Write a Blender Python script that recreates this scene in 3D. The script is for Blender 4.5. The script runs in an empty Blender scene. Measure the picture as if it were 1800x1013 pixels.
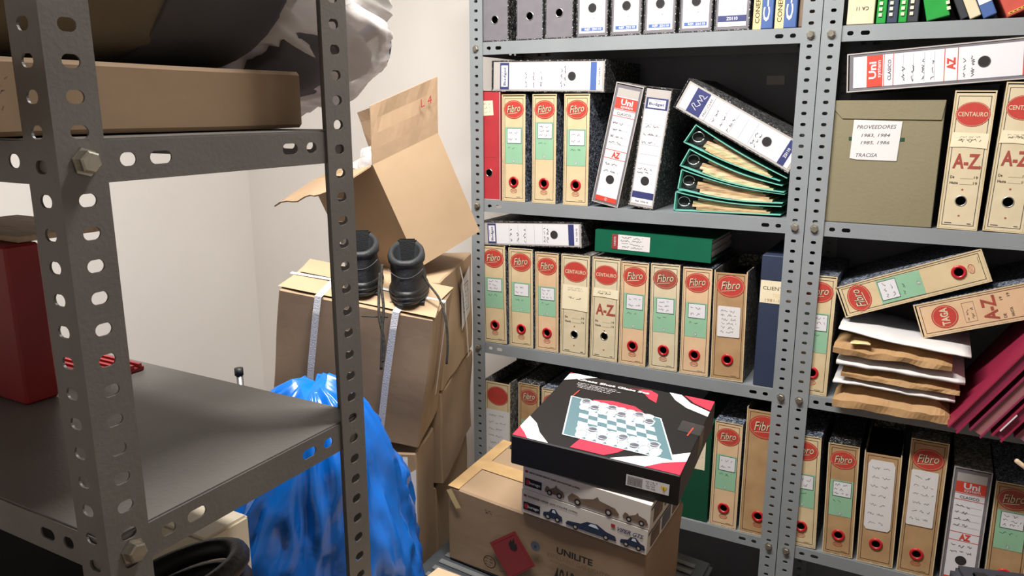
import bpy, bmesh, math, random
from mathutils import Vector, Matrix, noise

# ------------------------------------------------------------------ camera, light, exposure
scn = bpy.context.scene
COL = scn.collection
H = 1.6                                   # eye height
FPX, CX, CY = 1370.0, 900.0, 506.5        # focal length in px of an 1800x1013 frame
PITCH = math.atan((CY - 190.0) / FPX)
YAW = math.radians(28.684)
FWD = Vector((-math.sin(YAW) * math.cos(PITCH), math.cos(YAW) * math.cos(PITCH), -math.sin(PITCH)))
RGT = Vector((math.cos(YAW), math.sin(YAW), 0))
UPV = RGT.cross(FWD)
cd = bpy.data.cameras.new('camera'); cam = bpy.data.objects.new('camera', cd); COL.objects.link(cam)
cd.sensor_width = 36.0; cd.lens = 36.0 * FPX / 1800.0; cd.clip_start = 0.02
cam.matrix_world = Matrix(((RGT.x, UPV.x, -FWD.x, 0), (RGT.y, UPV.y, -FWD.y, 0), (RGT.z, UPV.z, -FWD.z, H), (0, 0, 0, 1)))
scn.camera = cam

w = bpy.data.worlds.new('world'); scn.world = w; w.use_nodes = True
w.node_tree.nodes['Background'].inputs[0].default_value = (0.8, 0.85, 0.9, 1)
w.node_tree.nodes['Background'].inputs[1].default_value = 0.05

def area_light(name, loc, sx, sy, power, color):
    l = bpy.data.lights.new(name, 'AREA'); l.shape = 'RECTANGLE'; l.size = sx; l.size_y = sy
    l.energy = power; l.color = color
    o = bpy.data.objects.new(name, l); o.location = loc; COL.objects.link(o)
    return o
area_light('ceiling_lamp_light', (-0.76, 1.04, 2.68), 1.2, 0.16, 53.0, (1.0, 0.97, 0.93))

scn.view_settings.view_transform = 'Standard'
scn.view_settings.look = 'None'
scn.view_settings.gamma = 1.0
scn.view_settings.use_curve_mapping = False
scn.view_settings.exposure = 0.66

# ------------------------------------------------------------------ helpers
def at(x, y, Y):
    """point of the plane at depth Y that stands at photo pixel x, y"""
    d = FWD * FPX + RGT * (x - CX) + UPV * (CY - y)
    d = d * (Y / d.y)
    return Vector((d.x, d.y, d.z + H))

def lin(c):
    return tuple(((v / 255) / 12.92 if v <= 10 else (((v / 255) + 0.055) / 1.055) ** 2.4) for v in c) + (1.0,)

MATS = {}
def mat(name, rgb, rough=0.6, metal=0.0, var=0.0, vscale=8.0, rgb2=None, bump=0.0, bscale=60.0, stretch=(1, 1, 1),
        alpha=None, trans=0.0, spec=0.5, emit=0.0, coat=0.0, detail=4.0):
    if name in MATS: return MATS[name]
    m = bpy.data.materials.new(name); m.use_nodes = True
    nt = m.node_tree; b = nt.nodes['Principled BSDF']
    b.inputs['Base Color'].default_value = lin(rgb); b.inputs['Roughness'].default_value = rough
    b.inputs['Metallic'].default_value = metal; b.inputs['Specular IOR Level'].default_value = spec
    if coat: b.inputs['Coat Weight'].default_value = coat
    if trans: b.inputs['Transmission Weight'].default_value = trans
    if alpha is not None: b.inputs['Alpha'].default_value = alpha
    if emit:
        b.inputs['Emission Color'].default_value = lin(rgb); b.inputs['Emission Strength'].default_value = emit
    if var or bump:
        tc = nt.nodes.new('ShaderNodeTexCoord'); mp = nt.nodes.new('ShaderNodeMapping')
        mp.inputs['Scale'].default_value = stretch
        nt.links.new(tc.outputs['Object'], mp.inputs['Vector'])
    if var:
        n = nt.nodes.new('ShaderNodeTexNoise'); n.inputs['Scale'].default_value = vscale; n.inputs['Detail'].default_value = detail
        nt.links.new(mp.outputs['Vector'], n.inputs['Vector'])
        r = nt.nodes.new('ShaderNodeMapRange'); r.inputs[1].default_value = 0.35; r.inputs[2].default_value = 0.68
        r.inputs[3].default_value = 0; r.inputs[4].default_value = var
        nt.links.new(n.outputs['Fac'], r.inputs[0])
        mx = nt.nodes.new('ShaderNodeMix'); mx.data_type = 'RGBA'
        mx.inputs[6].default_value = lin(rgb)
        mx.inputs[7].default_value = lin(rgb2 if rgb2 else tuple(v * 0.6 for v in rgb))
        nt.links.new(r.outputs[0], mx.inputs[0]); nt.links.new(mx.outputs[2], b.inputs['Base Color'])
    if bump:
        n2 = nt.nodes.new('ShaderNodeTexNoise'); n2.inputs['Scale'].default_value = bscale; n2.inputs['Detail'].default_value = 3
        nt.links.new(mp.outputs['Vector'], n2.inputs['Vector'])
        bp = nt.nodes.new('ShaderNodeBump'); bp.inputs['Strength'].default_value = bump; bp.inputs['Distance'].default_value = 0.004
        nt.links.new(n2.outputs['Fac'], bp.inputs['Height']); nt.links.new(bp.outputs['Normal'], b.inputs['Normal'])
    MATS[name] = m
    return m

def marble(name, dark, light, scale=150.0, amount=0.5):
    """mottled cloudy paper of office files"""
    if name in MATS: return MATS[name]
    m = bpy.data.materials.new(name); m.use_nodes = True; nt = m.node_tree; b = nt.nodes['Principled BSDF']
    b.inputs['Roughness'].default_value = 0.55
    tc = nt.nodes.new('ShaderNodeTexCoord')
    n = nt.nodes.new('ShaderNodeTexNoise'); n.inputs['Scale'].default_value = scale; n.inputs['Detail'].default_value = 3
    n.inputs['Distortion'].default_value = 1.5
    nt.links.new(tc.outputs['Object'], n.inputs['Vector'])
    r = nt.nodes.new('ShaderNodeValToRGB'); e = r.color_ramp.elements
    e[0].position = amount; e[0].color = lin(dark); e[1].position = amount + 0.16; e[1].color = lin(light)
    nt.links.new(n.outputs['Fac'], r.inputs[0]); nt.links.new(r.outputs[0], b.inputs['Base Color'])
    MATS[name] = m
    return m

M = {
 'wall': mat('wall_plaster', (228, 223, 218), 0.85, var=0.22, vscale=2.2, rgb2=(205, 199, 192), bump=0.12, bscale=25),
 'floor': mat('floor_tile', (120, 100, 85), 0.5, var=0.4, vscale=4),
 'ceil': mat('ceiling_paint', (235, 233, 228), 0.9, var=0.1, vscale=3),
 'steel': mat('grey_shelf_paint', (134, 139, 142), 0.45, var=0.35, vscale=9, rgb2=(116, 121, 125), bump=0.05, bscale=200),
 'steel_dark': mat('dark_grey_shelf_paint', (112, 109, 105), 0.42, var=0.35, vscale=14, rgb2=(92, 89, 85), bump=0.08, bscale=220),
 'panel': mat('back_panel_paint', (118, 118, 126), 0.6, var=0.3, vscale=5),
 'bolt': mat('zinc_bolt', (190, 185, 172), 0.32, 0.9, var=0.4, vscale=60),
 'card': mat('cardboard', (172, 146, 116), 0.8, var=0.45, vscale=5, rgb2=(154, 128, 98), bump=0.15, bscale=30),
 'card2': mat('cardboard_dull', (154, 129, 102), 0.8, var=0.5, vscale=6, rgb2=(134, 110, 84), bump=0.15, bscale=30),
 'card_in': mat('cardboard_inside', (168, 141, 112), 0.85, var=0.4, vscale=7, rgb2=(150, 122, 94), bump=0.2, bscale=40),
 'tape': mat('brown_tape', (186, 152, 106), 0.35, var=0.3, vscale=20),
 'cleartape': mat('clear_tape', (214, 190, 140), 0.18, spec=0.8),
 'strap': mat('white_strap', (222, 222, 224), 0.4, bump=0.3, bscale=300),
 'paper': mat('white_paper', (212, 209, 208), 0.75, var=0.2, vscale=12, rgb2=(192, 188, 184)),
 'paper_w': mat('label_white', (212, 211, 215), 0.65),
 'paper_old': mat('old_note_paper', (226, 214, 184), 0.75, var=0.3, vscale=20, rgb2=(205, 190, 155)),
 'kraft': mat('kraft_paper', (170, 134, 92), 0.7, var=0.5, vscale=9, rgb2=(140, 106, 68), bump=0.9, bscale=22),
 'cream': mat('cream_spine', (208, 188, 150), 0.6, var=0.5, vscale=18, rgb2=(186, 162, 122)),
 'cream_pale': mat('pale_cream_spine', (208, 194, 164), 0.6, var=0.5, vscale=18, rgb2=(186, 170, 136)),
 'cream_pink': mat('peach_spine', (214, 182, 146), 0.6, var=0.5, vscale=18, rgb2=(192, 156, 116)),
 'tan': mat('tan_spine', (178, 144, 104), 0.6, var=0.6, vscale=16, rgb2=(148, 114, 78)),
 'ink': mat('black_ink', (34, 28, 24), 0.7),
 'pencil': mat('grey_handwriting', (74, 70, 76), 0.8),
 'red': mat('emblem_red', (182, 60, 50), 0.55, var=0.4, vscale=40, rgb2=(164, 54, 44)),
 'red_old': mat('old_emblem_red', (160, 72, 58), 0.6, var=0.3, vscale=40),
 'redstripe': mat('label_red', (200, 66, 50), 0.55),
 'ring': mat('red_plastic_ring', (178, 28, 36), 0.3, coat=0.4),
 'chrome': mat('nickel_rim', (205, 205, 205), 0.25, 1.0),
 'hole': mat('inside_shade', (38, 36, 38), 0.9),  # near-black, paints the shade inside holes, cases and binders
 'green': mat('mint_label', (138, 182, 150), 0.65, var=0.3, vscale=25, rgb2=(122, 166, 134)),
 'navy': mat('label_navy', (48, 54, 104), 0.55),
 'blue_l': mat('label_blue', (70, 98, 160), 0.55),
 'grey': mat('grey_file_board', (112, 108, 114), 0.6, var=0.2, vscale=30),
 'lgrey': mat('grey_label_tip', (170, 164, 160), 0.6),
 'redfile': mat('red_file_board', (176, 50, 58), 0.5, var=0.25, vscale=15),
 'darkgreen': mat('dark_green_board', (18, 70, 48), 0.5, var=0.2, vscale=12),
 'greenfile': mat('green_file_board', (12, 92, 64), 0.35, var=0.15, vscale=12),
 'navyfile': mat('navy_file_board', (38, 50, 74), 0.6, var=0.2, vscale=12),
 'olive': mat('olive_board', (128, 120, 94), 0.75, var=0.3, vscale=7, rgb2=(114, 106, 80), bump=0.12, bscale=120),
 'teal': mat('teal_cover', (112, 188, 172), 0.45, var=0.2, vscale=20, rgb2=(92, 170, 152)),
 'magenta': mat('crimson_cover', (142, 32, 62), 0.5, var=0.25, vscale=10),
 'magenta2': mat('plum_cover', (128, 38, 70), 0.55, var=0.25, vscale=10),
 'pink': mat('pink_tag', (238, 150, 205), 0.6),
 'black': mat('black_card', (15, 13, 15), 0.5),
 'rubber': mat('black_rubber', (26, 27, 28), 0.5, bump=0.2, bscale=160),
 'leather': mat('black_leather', (34, 36, 38), 0.58, bump=0.25, bscale=220),
 'lining': mat('boot_lining', (52, 56, 62), 0.8),
 'lace': mat('boot_lace', (20, 19, 17), 0.8, var=0.9, vscale=160, rgb2=(58, 54, 46)),
 'bag': mat('blue_plastic', (10, 104, 200), 0.24, var=0.3, vscale=6, rgb2=(6, 86, 176), bump=0.7, bscale=15, spec=0.7),
 'sack': mat('white_plastic_sack', (232, 226, 222), 0.35, bump=0.5, bscale=26, stretch=(1, 0.3, 1), alpha=0.72),
 'cloth': mat('dark_grey_cloth', (92, 90, 94), 0.9, var=0.3, vscale=8, bump=0.4, bscale=18),
 'khaki': mat('khaki_cloth', (124, 112, 92), 0.9, var=0.3, vscale=8, bump=0.4, bscale=18),
 'navycloth': mat('navy_cloth', (34, 44, 74), 0.85, bump=0.4, bscale=60),
 'redbox': mat('dark_red_metal', (150, 26, 28), 0.5, var=0.5, vscale=7, rgb2=(104, 18, 22)),
 'wood': mat('pale_wood', (206, 180, 150), 0.7, var=0.5, vscale=10, stretch=(1, 12, 1)),
 'tote': mat('grey_tote_plastic', (96, 98, 98), 0.5, var=0.2, vscale=20),
 'tote_rim': mat('dark_tote_rim', (52, 56, 60), 0.45),
 'beige': mat('beige_enamel', (226, 214, 190), 0.5),
 'device': mat('charcoal_plastic', (46, 48, 54), 0.45),
 'gold': mat('gold_tooling', (206, 150, 60), 0.5),
 'brownred': mat('red_leather_cover', (190, 74, 60), 0.6, var=0.3, vscale=25),
 'greencover': mat('green_gloss_cover', (40, 150, 62), 0.3, var=0.5, vscale=9, rgb2=(20, 96, 44)),
 'bookblue': mat('book_blue', (62, 92, 150), 0.5, var=0.3, vscale=20),
 'manila': mat('manila_strip', (228, 190, 138), 0.7),
 'swoosh_r': mat('print_red', (222, 52, 74), 0.3),
 'swoosh_w': mat('print_white', (240, 236, 236), 0.3),
 'glassprint': mat('print_pale_glass', (214, 226, 232), 0.3),
 'printglass': mat('print_glass_grey', (176, 188, 194), 0.3),
 'tealprint': mat('print_slate', (92, 122, 130), 0.3),
 'yellow': mat('print_yellow', (236, 196, 40), 0.5),
 'hazard': mat('hazard_red', (140, 46, 48), 0.6),
 'clearplastic': mat('clear_wrap', (235, 235, 238), 0.12, alpha=0.35, spec=0.9, bump=0.8, bscale=30),
 'sepia': mat('print_sepia', (120, 98, 80), 0.6, var=0.4, vscale=40),
 'printgrey': mat('print_grey', (96, 100, 112), 0.5, var=0.4, vscale=40),
}
M['mb'] = marble('blue_black_marble', (24, 27, 36), (160, 170, 186), 150, 0.47)
M['mg'] = marble('grey_marble', (66, 65, 64), (170, 166, 158), 120, 0.46)
M['mk'] = marble('black_marble', (22, 21, 24), (215, 215, 215), 190, 0.56)

def link(name, me, m, parent=None):
    o = bpy.data.objects.new(name, me); COL.objects.link(o)
    if m is not None:
        for q in (m if isinstance(m, (list, tuple)) else [m]): me.materials.append(q)
    if parent: o.parent = parent
    return o

def fromdata(name, vs, fs, m, parent=None, smooth=False):
    me = bpy.data.meshes.new(name); me.from_pydata([tuple(v) for v in vs], [], fs); me.update()
    if smooth:
        for p in me.polygons: p.use_smooth = True
    return link(name, me, m, parent)

def frombm(name, bm, m, parent=None, smooth=False):
    me = bpy.data.meshes.new(name); bm.normal_update(); bm.to_mesh(me); bm.free()
    if smooth:
        for p in me.polygons: p.use_smooth = True
    return link(name, me, m, parent)

def tag(o, label, cat, group=None, kind=None):
    o['label'] = label
    if cat: o['category'] = cat
    if group: o['group'] = group
    if kind: o['kind'] = kind
    return o

def empty(name, origin, x=(1, 0, 0), y=(0, 1, 0), z=(0, 0, 1)):
    o = bpy.data.objects.new(name, None); COL.objects.link(o); o.empty_display_size = 0.05
    x, y, z = Vector(x), Vector(y), Vector(z)
    o.matrix_world = Matrix(((x.x, y.x, z.x, origin[0]), (x.y, y.y, z.y, origin[1]), (x.z, y.z, z.z, origin[2]), (0, 0, 0, 1)))
    return o

def bx(bm, x0, x1, y0, y1, z0, z1, mi=0):
    v = [bm.verts.new(p) for p in ((x0, y0, z0), (x1, y0, z0), (x1, y1, z0), (x0, y1, z0), (x0, y0, z1), (x1, y0, z1), (x1, y1, z1), (x0, y1, z1))]
    fs = []
    for f in ((0, 3, 2, 1), (4, 5, 6, 7), (0, 1, 5, 4), (1, 2, 6, 5), (2, 3, 7, 6), (3, 0, 4, 7)):
        q = bm.faces.new([v[i] for i in f]); q.material_index = mi; fs.append(q)
    return fs

def box(name, x0, x1, y0, y1, z0, z1, m, parent=None, bevel=0.0, seg=1):
    bm = bmesh.new(); bx(bm, x0, x1, y0, y1, z0, z1)
    if bevel: bmesh.ops.bevel(bm, geom=bm.edges[:], offset=bevel, segments=seg, affect='EDGES')
    return frombm(name, bm, m, parent)

def worn_box(name, wx, dy, hz, m, parent=None, seed=0, amp=0.006, cuts=7, bevel=0.004):
    """carton body with bulging, dented faces"""
    bm = bmesh.new(); bx(bm, 0, wx, 0, dy, 0, hz)
    bmesh.ops.bevel(bm, geom=bm.edges[:], offset=bevel, segments=1, affect='EDGES')
    bmesh.ops.subdivide_edges(bm, edges=[e for e in bm.edges if e.calc_length() > 0.05], cuts=cuts, use_grid_fill=True)
    for v in bm.verts:
        p = v.co * 7 + Vector((seed * 3.1, seed, 0))
        v.co += Vector((noise.noise(p), noise.noise(p + Vector((9, 3, 1))), noise.noise(p + Vector((2, 7, 5))))) * amp
    o = frombm(name, bm, m, parent, True); o.data.set_sharp_from_angle(angle=math.radians(28)); return o

def tube(name, pts, r, m, parent=None, seg=8, smooth=True, cyclic=False, radii=None):
    pts = [Vector(p) for p in pts]; vs = []; fs = []; n = len(pts)
    prev = None
    for i, p in enumerate(pts):
        d = (pts[min(i + 1, n - 1)] - pts[max(i - 1, 0)]).normalized()
        if prev is None:
            a = Vector((0, 0, 1)) if abs(d.z) < 0.9 else Vector((1, 0, 0))
            u = d.cross(a).normalized()
        else:
            u = (prev - d * prev.dot(d)).normalized()
        prev = u; v = d.cross(u); rr = radii[i] if radii else r
        for k in range(seg):
            t = 2 * math.pi * k / seg
            vs.append(p + (u * math.cos(t) + v * math.sin(t)) * rr)
    for i in range(n - 1):
        for k in range(seg):
            k2 = (k + 1) % seg
            fs.append((i * seg + k, i * seg + k2, (i + 1) * seg + k2, (i + 1) * seg + k))
    fs.append(tuple(range(seg - 1, -1, -1))); fs.append(tuple((n - 1) * seg + k for k in range(seg)))
    return fromdata(name, vs, fs, m, parent, smooth)

def smoothpath(pts, n=8):
    pts = [Vector(p) for p in pts]; out = []
    P = [pts[0]] + pts + [pts[-1]]
    for i in range(1, len(P) - 2):
        for k in range(n):
            t = k / n; a, b, c, d = P[i - 1], P[i], P[i + 1], P[i + 2]
            out.append(0.5 * ((2 * b) + (c - a) * t + (2 * a - 5 * b + 4 * c - d) * t * t + (3 * b - a - 3 * c + d) * t ** 3))
    out.append(pts[-1]); return out

def stadium(cx, cz, ww, hh, n=16):
    out = []
    r = hh / 2; s = max(ww / 2 - r, 0)
    for k in range(n):
        t = 2 * math.pi * (k + 0.5) / n
        out.append((cx + r * math.cos(t) + (s if math.cos(t) > 0 else -s), cz + r * math.sin(t)))
    return out

def holed_strip(cells, t, xf):
    """solid strip made of rectangular cells (x0,x1,z0,z1,hole or None); xf maps (a, depth, z) to 3D"""
    vs = []; fs = []
    def V(a, d, z): vs.append(xf(a, d, z)); return len(vs) - 1
    for (x0, x1, z0, z1, h) in cells:
        cs = [(x1, z1), (x0, z1), (x0, z0), (x1, z0)]
        f = [V(a, 0, z) for a, z in cs]; b = [V(a, t, z) for a, z in cs]
        if h is None:
            fs.append(tuple(f)); fs.append(tuple(reversed(b)))
        else:
            n = len(h); q = n // 4
            hf = [V(a, 0, z) for a, z in h]; hb = [V(a, t, z) for a, z in h]
            for k in range(4):
                for i in range(k * q, k * q + q - 1):
                    fs.append((f[k], hf[i], hf[i + 1])); fs.append((b[k], hb[i + 1], hb[i]))
                i = k * q + q - 1; k2 = (k + 1) % 4; j = (i + 1) % n
                fs.append((f[k], hf[i], hf[j], f[k2])); fs.append((b[k2], hb[j], hb[i], b[k]))
            for i in range(n):
                j = (i + 1) % n; fs.append((hf[i], hb[i], hb[j], hf[j]))
        for k in range(4):
            k2 = (k + 1) % 4; fs.append((f[k], f[k2], b[k2], b[k]))
    return vs, fs

class Surf:
    """flat print on a face: origin, u and v directions and outward normal in the thing's own space"""
    def __init__(s, o, u=(1, 0, 0), v=(0, 0, 1), n=(0, -1, 0)):
        s.o, s.u, s.v, s.n = Vector(o), Vector(u), Vector(v), Vector(n)
    def P(s, a, b, lift): return s.o + s.u * a + s.v * b + s.n * (lift * 0.0003)
    def poly(s, name, pts, m, parent, lift=1):
        return fromdata(name, [s.P(a, b, lift) for a, b in pts], [tuple(range(len(pts)))], m, parent)
    def rect(s, name, a0, a1, b0, b1, m, parent, lift=1):
        return s.poly(name, [(a0, b0), (a1, b0), (a1, b1), (a0, b1)], m, parent, lift)
    def ellipse(s, name, a, b, ra, rb, m, parent, lift=1, n=28):
        return s.poly(name, [(a + ra * math.cos(6.28319 * k / n), b + rb * math.sin(6.28319 * k / n)) for k in range(n)], m, parent, lift)
    def strips(s, name, lines, wd, m, parent, lift=1, cyc=False):
        vs = []; fs = []
        for ln in lines:
            L = len(ln)
            for i in range(L if cyc else L - 1):
                (a, b), (c, d) = ln[i], ln[(i + 1) % L]
                q = math.hypot(c - a, d - b) or 1e-6
                px, py = -(d - b) / q * wd / 2, (c - a) / q * wd / 2
                ex, ey = (c - a) / q * wd * 0.4, (d - b) / q * wd * 0.4
                k = len(vs)
                vs += [s.P(a - ex + px, b - ey + py, lift), s.P(a - ex - px, b - ey - py, lift), s.P(c + ex - px, d + ey - py, lift), s.P(c + ex + px, d + ey + py, lift)]
                fs.append((k, k + 1, k + 2, k + 3))
        return fromdata(name, vs, fs, m, parent)
    def oval_line(s, name, a, b, ra, rb, wd, m, parent, lift=1, n=28):
        return s.strips(name, [[(a + ra * math.cos(6.28319 * k / n), b + rb * math.sin(6.28319 * k / n)) for k in range(n)]], wd, m, parent, lift, True)
    def border(s, name, a0, a1, b0, b1, wd, m, parent, lift=1):
        return s.strips(name, [[(a0, b0), (a1, b0), (a1, b1), (a0, b1)]], wd, m, parent, lift, True)
    def scribble(s, name, a0, a1, b0, b1, rows, m, parent, lift=1, seed=0, wd=0.0008):
        rnd = random.Random(seed); lines = []
        rh = (b1 - b0) / rows; gh = min(rh, 0.011)
        for r in range(rows):
            y = b1 - rh * (r + 0.6); x = a0 + rnd.uniform(0, 0.1) * (a1 - a0); end = a1 - rnd.uniform(0, 0.25) * (a1 - a0)
            while x < end:
                ln = []; wl = rnd.uniform(0.15, 0.4) * (a1 - a0); x1 = min(x + wl, end)
                while x < x1:
                    ln.append((x, y + rnd.uniform(-0.30, 0.34) * gh)); x += gh * rnd.uniform(0.10, 0.26)
                if len(ln) > 1: lines.append(ln)
                x += gh * 0.45
        return s.strips(name, lines, wd, m, parent, lift)
    def text(s, name, body, a, b, width, height, m, parent, lift=1, rot=0.0, shear=0.0, bold=0.0):
        """centred at a, b; width x height of the inked box before turning by rot"""
        vs, fs, x0, x1, y0, y1 = glyphs(body, shear, bold)
        c, sn = math.cos(rot), math.sin(rot); out = []
        for x, y in vs:
            p = ((x - x0) / (x1 - x0) - 0.5) * width; q = ((y - y0) / (y1 - y0) - 0.5) * height
            out.append(s.P(a + p * c - q * sn, b + p * sn + q * c, lift))
        return fromdata(name, out, fs, m, parent)

GL = {}
def glyphs(body, shear, bold):
    k = (body, shear, bold)
    if k not in GL:
        c = bpy.data.curves.new('lettering', 'FONT'); c.body = body; c.shear = shear; c.offset = bold; c.resolution_u = 2
        o = bpy.data.objects.new('lettering', c); COL.objects.link(o)
        dg = bpy.context.evaluated_depsgraph_get()
        me = bpy.data.meshes.new_from_object(o.evaluated_get(dg))
        vs = [(v.co.x, v.co.y) for v in me.vertices]; fs = [tuple(p.vertices) for p in me.polygons]
        xs = [v[0] for v in vs]; ys = [v[1] for v in vs]
        GL[k] = (vs, fs, min(xs), max(xs), min(ys), max(ys))
        bpy.data.objects.remove(o); bpy.data.curves.remove(c); bpy.data.meshes.remove(me)
    return GL[k]

# ------------------------------------------------------------------ room
XL, XR, YB, YF, ZC = -2.62, 1.9, 2.42, -1.6, 2.78
def struct(name, x0, x1, y0, y1, z0, z1, m, label):
    o = box(name, x0, x1, y0, y1, z0, z1, m); return tag(o, label, None, kind='structure')
struct('floor', XL, XR, YF, YB, -0.1, 0, M['floor'], 'brown floor of the storeroom')
struct('ceiling', XL, XR, YF, YB, ZC, ZC + 0.1, M['ceil'], 'white ceiling of the storeroom')
struct('wall_left', XL - 0.1, XL, YF, YB, 0, ZC, M['wall'], 'scuffed white plaster wall beside the dark shelf')
struct('wall_back', XL - 0.1, XR + 0.1, YB, YB + 0.1, 0, ZC, M['wall'], 'scuffed white plaster wall behind the cartons')
struct('wall_right', XR, XR + 0.1, YF, YB, 0, ZC, M['wall'], 'white plaster wall')
struct('wall_front', XL - 0.1, XR + 0.1, YF - 0.1, YF, 0, ZC, M['wall'], 'white plaster wall')
lamp = empty('ceiling_lamp', (-0.76, 1.04, ZC)); tag(lamp, 'long white fluorescent ceiling lamp', 'lamp')
box('housing', -0.64, 0.64, -0.1, 0.1, -0.05, 0, M['beige'], lamp, 0.004)
tube('tube', [(-0.6, 0, -0.07), (0.6, 0, -0.07)], 0.013, mat('tube_glow', (255, 250, 240), 0.4, emit=6), lamp)

# ------------------------------------------------------------------ shelving
def add_post(parent, corner, sx, sy, z0, z1, fw, hw, hh, m, pitch=0.027, t=0.002, phase=0.0):
    n = int((z1 - z0) / pitch)
    cells = [(0, fw, i * pitch, (i + 1) * pitch, stadium(fw * 0.52, (i + 0.5) * pitch, hw, hh)) for i in range(n)]
    x, y, _ = corner
    va, fa = holed_strip(cells, t, lambda a, d, z: (x + sx * a, y + sy * d, z0 + z + phase))
    cells = [(t + 1e-5, q[1], q[2], q[3], q[4]) for q in cells]
    vb, fb = holed_strip(cells, t, lambda a, d, z: (x + sx * d, y + sy * a, z0 + z + phase))
    k = len(va)
    if sx * sy < 0: fa = [tuple(reversed(f)) for f in fa]
    else: fb = [tuple(reversed(f)) for f in fb]
    return fromdata('post', va + vb, fa + [tuple(i + k for i in f) for f in fb], m, parent)

def add_shelf(parent, x0, x1, y0, y1, z, m, lip=0.036, hh=0.010, hw=0.02):
    """folded tray: top sheet and four lips; the lips have two slots near each end"""
    bm = bmesh.new(); bx(bm, x0, x1, y0, y1, z - 0.003, z)
    bmesh.ops.bevel(bm, geom=[e for e in bm.edges if all(v.co.z > z - 0.001 for v in e.verts)], offset=0.0018, segments=2, affect='EDGES')
    me = bpy.data.meshes.new('shelf')
    bm.to_mesh(me); bm.free()
    V = [tuple(v.co) for v in me.vertices]; Fc = [tuple(p.vertices) for p in me.polygons]
    bpy.data.meshes.remove(me)
    def lipstrip(L, xf, flip):
        s1, s2, e = 0.060, 0.092, 0.125
        zc = -lip * 0.5; tz = -0.003
        def half(a, b, c, wd): return (a, b, -lip, tz, stadium(c, zc, wd, hh))
        cells = [(0, 0.045, -lip, tz, None), half(0.045, 0.074, s1, hw * 0.7), half(0.074, 0.112, s2, hw)]
        cells += [(0.112, L - 0.112, -lip, tz, None)]
        cells += [half(L - 0.112, L - 0.074, L - s2, hw), half(L - 0.074, L - 0.045, L - s1, hw * 0.7), (L - 0.045, L, -lip, tz, None)]
        v, f = holed_strip(cells, 0.0015, xf); k = len(V)
        V.extend(v); Fc.extend([tuple(i + k for i in (reversed(q) if flip else q)) for q in f])
    lipstrip(x1 - x0, lambda a, d, q: (x0 + a, y0 + d, z + q), False)
    lipstrip(x1 - x0, lambda a, d, q: (x0 + a, y1 - d, z + q), True)
    lipstrip(y1 - y0, lambda a, d, q: (x1 - d, y0 + a, z + q), False)
    lipstrip(y1 - y0, lambda a, d, q: (x0 + d, y0 + a, z + q), True)
    return fromdata('shelf', V, Fc, m, parent)

def add_bolt(parent, p, n, r=0.0085, hgt=0.007):
    n = Vector(n); a = Vector((0, 0, 1)); u = n.cross(a).normalized()
    p = Vector(p); vs = []; fs = []
    for lay, (rr, hh) in enumerate(((r * 1.25, 0), (r * 1.25, 0.0015), (r, 0.0015), (r, hgt), (r * 0.82, hgt + 0.0012))):
        for k in range(6 if lay > 1 else 6):
            t = math.pi / 3 * k + 0.3
            vs.append(p + n * hh + (u * math.cos(t) + a * math.sin(t)) * rr)
    for l in range(4):
        for k in range(6): fs.append((l * 6 + k, l * 6 + (k + 1) % 6, (l + 1) * 6 + (k + 1) % 6, (l + 1) * 6 + k))
    fs.append(tuple(24 + k for k in range(6)))
    return fromdata('bolt', vs, fs, M['bolt'], parent)

SY = 2.05                                       # front plane of the wall shelving
ZS = [2.245, 1.788, 1.326, 0.873, 0.435, 0.06]  # shelf tops
def wall_unit(x0, x1, label):
    r = empty('shelving_unit', (0, 0, 0)); tag(r, label, 'shelving', 'bolted grey shelving along the wall')
    fw, d = 0.044, 0.33
    for cx, sx in ((x0, 1), (x1, -1)):
        for cy, sy in ((SY - 0.004, 1), (SY + d + 0.004, -1)):
            add_post(r, (cx, cy, 0), sx, sy, 0.002, 2.45, fw, 0.0125, 0.008, M['steel'], pitch=0.0262)
    for z in ZS:
        add_shelf(r, x0 + 0.003, x1 - 0.003, SY, SY + d, z, M['steel'])
        for cx, sx in ((x0, 1), (x1, -1)): add_bolt(r, (cx + sx * 0.022, SY - 0.0045, z - 0.018), (0, -1, 0))
    box('back_panel', x0 + 0.004, x1 - 0.004, SY + d + 0.006, SY + d + 0.009, 0.05, 2.44, M['panel'], r)
    return r
UL = wall_unit(-1.262, -0.287, 'grey slotted-angle shelving unit full of files, next to the cartons')
UR = wall_unit(-0.285, 0.69, 'grey slotted-angle shelving unit holding the olive box and crimson books')
box('tape_scrap', -0.47, -0.42, 2.3835, 2.3845, 1.665, 1.69, M['lgrey'], UL)

RK = empty('shelving_rack', (0, 0, 0)); tag(RK, 'dark grey slotted-angle rack with red box and flat carton', 'shelving')
RX, RY0, RY1 = -0.6, 0.365, 0.712
for cx, sx in ((RX, -1), (RX - 0.98, 1)):
    for cy, sy in ((RY0, 1), (RY1, -1)):
        add_post(RK, (cx, cy, 0), sx, sy, 0.002, 2.2, 0.041, 0.0155, 0.0108, M['steel_dark'], pitch=0.027, phase=0.0)
for z in (0.10, 0.541, 0.886, 1.231, 1.576, 1.93):
    add_shelf(RK, RX - 0.977, RX - 0.003, RY0 + 0.003, RY1 - 0.003, z, M['steel_dark'], hh=0.0115, hw=0.022)
    for y in (RY0 + 0.0225,): add_bolt(RK, (RX + 0.0005, y, z - 0.018), (1, 0, 0), 0.0095, 0.008)
    add_bolt(RK, (RX - 0.0225, RY0 - 0.0005, z - 0.018), (0, -1, 0), 0.0095, 0.008) if z < 0.6 else None

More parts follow.
